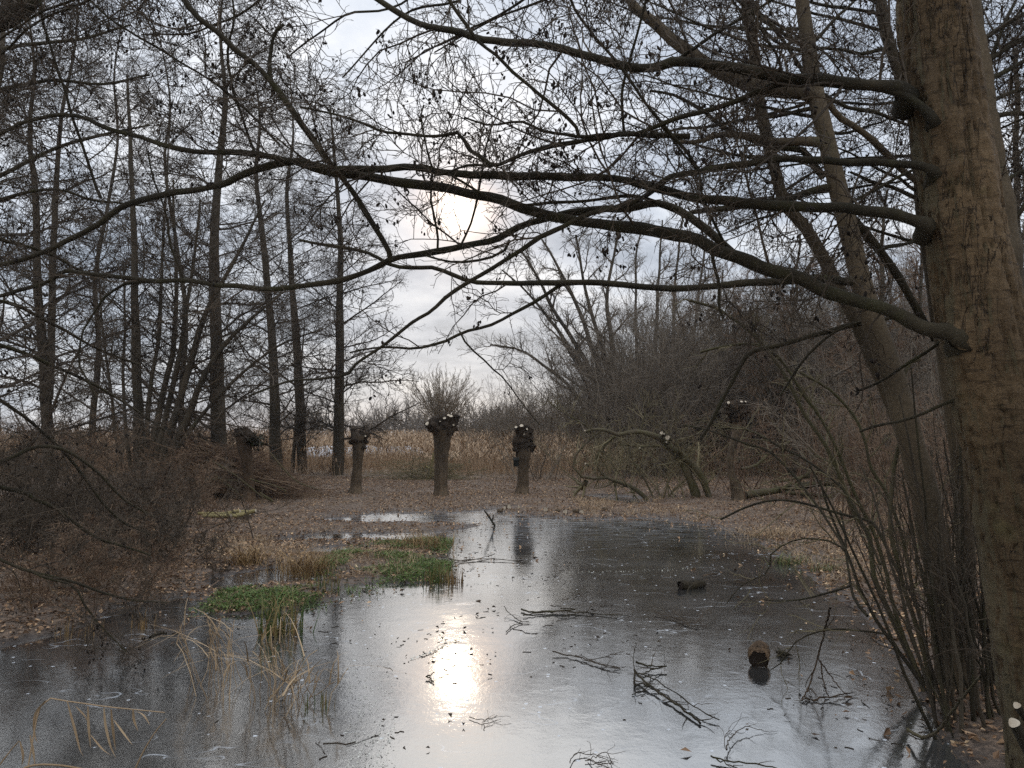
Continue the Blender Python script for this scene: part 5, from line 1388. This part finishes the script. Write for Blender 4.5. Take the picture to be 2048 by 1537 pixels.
stick('dead_stick', 'fine tangled twigs on the ice behind the fat log', [([(1310, 1225, .02), (1350, 1235, .02), (1385, 1252, .015), (1420, 1250, .015)], 3, 2), ([(1390, 1248, .02), (1410, 1225, .06), (1430, 1212, .08)], 3, 2), ([(1345, 1222, .05), (1360, 1235, .03), (1375, 1248, .015)], 3, 2)], 'twig', tw=7)
stick('dead_stick', 'pale stripped stick lying on the ice right of the short mossy log', [([(1470, 1217, .01), (1480, 1205, .03), (1492, 1195, .03), (1500, 1180, .08)], 4, 3)], 'mossy')
stick('dead_stick', 'reddish stick just behind the short mossy log', [([(1405, 1152, .02), (1420, 1149, .02), (1438, 1148, .02)], 4, 3)], 'bark_red')
stick('dead_stick', 'black sunken stick near the left shore with a pale cut tip', [([(298, 1276, .005), (315, 1268, .015), (334, 1266, .02)], 9, 7), ([(345, 1268, .01), (360, 1264, .01)], 5, 3)])
stick('dead_stick', 'curved mossy root end resting on the dark bank at the lower right', [([(1815, 1460, .04), (1830, 1470, .06), (1850, 1474, .08), (1875, 1462, .16), (1900, 1430, .30), (1925, 1395, .46), (1960, 1355, .62)], 10, 6)], 'mossy')
stick('dead_stick', 'broken pale stick leaning against the leaning grey stem', [([(1830, 1175, .30), (1835, 1140, .50), (1832, 1105, .66), (1845, 1075, .78), (1858, 1050, .88)], 6, 8)], 'mossy')

# small stuff frozen on the ice: bits of twig, leaf, cones, frost chips along the cracks
n = 2600
q = np.column_stack([rng.uniform(-3.5, 3.2, n), rng.uniform(3.6, 13, n)])
q = q[(sdf(POND, q[:, 0], q[:, 1]) < -.05) & (sn(np.column_stack([q, q[:, :1] * 0]), 2.6) + rng.normal(0, .15, n) > .40)]
k2 = len(q); a = rng.uniform(0, 6.28, k2); L = rng.uniform(.01, .06, k2) * (1 + 2 * (rng.uniform(0, 1, k2) < .1))
dv = np.stack([np.cos(a), np.sin(a), np.zeros(k2)], -1) * L[:, None]
PP = np.column_stack([q, np.full(k2, .002)])[:, None] + dv[:, None] * np.linspace(-.5, .5, 4)[None, :, None] + rng.normal(0, .1, (k2, 4, 3)) * L[:, None, None] * [1, 1, .0]
lq = np.column_stack([q[::4] + .3, np.full(len(q[::4]), .004)])
lq = lq[sdf(POND, lq[:, 0], lq[:, 1]) < -.02]
o = mesh('ice_debris', [tubes(PP, np.full((k2, 4), .0022) * rng.uniform(.6, 1.5, (k2, 1)), 3), leaves(lq, .04, .25, .008)], M['debris'], smooth=False); tag(o, kind='stuff')
g = []
for pts in [[(640, 1196), (720, 1199), (790, 1192), (860, 1184), (920, 1172), (985, 1165)], [(820, 1318), (850, 1310), (880, 1296), (905, 1285), (925, 1278)], [(990, 1157), (1080, 1150), (1180, 1145), (1290, 1142), (1400, 1136)]]:
    c = cr(pts, 90); keep = rng.uniform(0, 1, 90) < .7
    qq = gpt(c[:, 0] + rng.normal(0, 1.5, 90), c[:, 1] + rng.normal(0, 1.2, 90), .0)[keep]
    g.append(leaves(qq, .022, .12, .004))
qq = gpt(rng.uniform(690, 790, 500), 1537 - rng.uniform(0, 1, 500) * 230, 0)
g.append(leaves(qq, .012, .2, .004))
o = mesh('frost_chips', g, M['chip'], smooth=False); tag(o, kind='stuff')

# fallen willow with cut ends beyond the ditch, and its crooked mossy companions
d0 = depth_of(on_ground(1385, 995))
e = empty('fallen_willow', 'mossy leaning willow trunk with pale sawn ends bent over to the left', 'tree', on_ground(1390, 1000))
mesh('trunk', [revolve(*limb([(1395, 1000), (1385, 970), (1370, 935), (1350, 905), (1332, 885), (1305, 870), (1280, 864), (1255, 866), (1238, 870), (1215, 862), (1190, 858), (1172, 862)], d0, d0 - .3, 19, 5, 40, .012, .08), 14, .08, 8)], M['mossy'], e)
for pts, w0, w1 in [([(1420, 1000), (1400, 950), (1375, 920), (1350, 900), (1335, 892)], 15, 12), ([(1330, 893), (1300, 892), (1280, 894), (1262, 890), (1240, 890)], 5, 3), ([(1240, 869), (1225, 875), (1210, 890), (1195, 910), (1190, 930)], 7, 4), ([(1178, 860), (1172, 850), (1150, 838), (1120, 820), (1095, 800)], 4, 2), ([(1280, 864), (1290, 830), (1300, 800)], 4, 2)]:
    P, R = limb(pts, d0 - .1, d0 - .2, w0, w1, None, .01)
    o = mesh('branch', [tubes(P, R, 8)], M['mossy'], e)
    a = grow(P[None], R[None], 9, (.2, 1), (.4, 1.1), (30, 70), 5, .2, .08, 1, .5, .005)
    b = grow(*a, 5, (.2, 1), (.15, .4), (30, 60), 3, .2, 0, 1, .6, .004)
    mesh('twig_sprays', [tubes(*a, 4), tubes(*b, 3)], M['twig_olive'], o, smooth=False)
for x, y, r in [(1335, 875, 4.4), (1323, 866, 3.2), (1328, 868, 1.6), (1279, 896, 1.6), (1170, 861, 1.6), (1171, 927, 1.8), (1333, 884, 1.6)]:
    s = d0 / F; c = at(x, y, d0 - .42); nn = nrm(np.array([-.35, -.8, .25]))
    V2, Q2_ = tubes(np.array([c - nn * .25, c - nn * .1, c - nn * .003]), np.array([1.2, 1.1, 1.02]) * r * s, 10)
    st_ = mesh('stub', [(V2, Q2_)], M['mossy'], e)
    V, T = disc(c, nn, r * s, 12, 1.0); mesh('cut_face', [(V, T)], M['cut'], st_)
e = empty('fallen_willow', 'crooked mossy stem lying low over the frozen ditch', 'tree', on_ground(1290, 1004))
dd0 = depth_of(on_ground(1290, 1004))
for pts, w0, w1 in [([(1300, 1008), (1285, 990), (1265, 975), (1240, 965), (1215, 955), (1200, 942), (1195, 930)], 10, 4), ([(1215, 955), (1195, 957), (1175, 960), (1160, 950), (1150, 938), (1145, 925), (1155, 905), (1180, 880), (1230, 840)], 6, 3), ([(1172, 962), (1168, 970), (1162, 976)], 10, 12), ([(1228, 962), (1232, 985), (1236, 1014)], 4, 4), ([(1310, 1003), (1290, 960), (1270, 930), (1255, 890)], 4, 2)]:
    P, R = limb(pts, dd0, dd0 + .2, w0, w1, None, .01)
    o = mesh('stem', [tubes(P, R, 8)], M['mossy'], e)
    a = grow(P[None], R[None], 8, (.2, 1), (.3, .9), (30, 70), 4, .2, .08, 1, .5, .004)
    mesh('twig_sprays', [tubes(*a, 4)], M['twig_olive'], o, smooth=False)
g0 = on_ground(1495, 1000); d0 = depth_of(g0)
e = empty('fallen_log', 'long grey fallen log with mossy branches on the right bank', 'log', g0)
mesh('trunk', [revolve(*limb([(1492, 991), (1540, 983), (1590, 974), (1640, 968), (1700, 966), (1760, 962)], d0, d0 + 1.0, 15, 10, 30, .01), 14, .08, 8)], M['mossy'], e)
V, T = disc(at(1491, 991, d0 - .01), (-1, -.2, 0), 7 * d0 / F, 12); mesh('cut_face', [(V, T)], M['bark_pollard'], e)
for pts, w0, w1 in [([(1560, 980), (1610, 950), (1660, 925), (1710, 905), (1740, 890)], 8, 4), ([(1600, 975), (1660, 960), (1720, 950), (1790, 935)], 8, 4), ([(1482, 938), (1510, 932), (1530, 915), (1550, 895), (1580, 885)], 7, 4), ([(1560, 962), (1600, 955), (1650, 955), (1700, 940)], 6, 3), ([(1570, 985), (1620, 990), (1680, 998), (1740, 1005)], 8, 5), ([(1640, 940), (1680, 925), (1720, 915), (1760, 890)], 5, 3)]:
    P, R = limb(pts, d0 + .1, d0 + .4, w0, w1, None, .01)
    o = mesh('branch', [tubes(P, R, 8)], M['mossy'], e)
    a = grow(P[None], R[None], 8, (.2, 1), (.3, .9), (30, 70), 4, .2, .05, 1, .5, .004)
    mesh('twig_sprays', [tubes(*a, 4)], M['twig_olive'], o, smooth=False)
c = on_ground(850, 960)
e = empty('brush_pile', 'small heap of green twigs and pale sticks behind the tallest pollard', 'brush pile', c)
n = 260
ctr = c + np.column_stack([rng.normal(.2, .7, n), rng.normal(.4, .35, n), np.abs(rng.normal(0, .3, n))])
dv = nrm(np.column_stack([rng.normal(0, 1, n), rng.normal(0, .5, n), rng.normal(.1, .5, n)])); L = rng.uniform(.4, 1.4, n)
PP = ctr[:, None] + dv[:, None] * (L[:, None] * np.linspace(-.5, .5, 5))[..., None] + np.cumsum(rng.normal(0, .02, (n, 5, 3)), 1)
PP[..., 2] = np.maximum(PP[..., 2], c[2] + .02)
o = mesh('brushwood', [tubes(PP, np.full((n, 5), .007), 4)], M['twig_olive'], e, smooth=False); tag(o, kind='stuff')
d = c[1] - .1
for pts, w in [([(868, 905), (864, 925), (861, 948)], 5), ([(851, 932), (870, 942), (890, 952)], 4), ([(853, 960), (870, 948), (890, 938)], 4), ([(895, 963), (920, 964), (946, 967)], 6)]:
    mesh('pale_stick', [tubes(*limb(pts, d, d, w, w * .7, 10, .004), 6)], M['pole'], e)

# thin winter haze over the whole place
v, f = box(np.array([0, 130., 49.]), 640, 300, 102)
v[:, 2] = np.where(v[:, 2] < 40, -1.3, 30)
m = bpy.data.materials.new('winter_haze'); m.use_nodes = True
nt = m.node_tree; nt.nodes.clear()
out = nt.nodes.new('ShaderNodeOutputMaterial'); pv = nt.nodes.new('ShaderNodeVolumePrincipled')
pv.inputs['Color'].default_value = (.92, .95, 1, 1); pv.inputs['Density'].default_value = .0004; pv.inputs['Anisotropy'].default_value = .2
nt.links.new(pv.outputs[0], out.inputs['Volume'])
o = mesh('haze', [(v, f)], m, smooth=False); tag(o, kind='stuff')
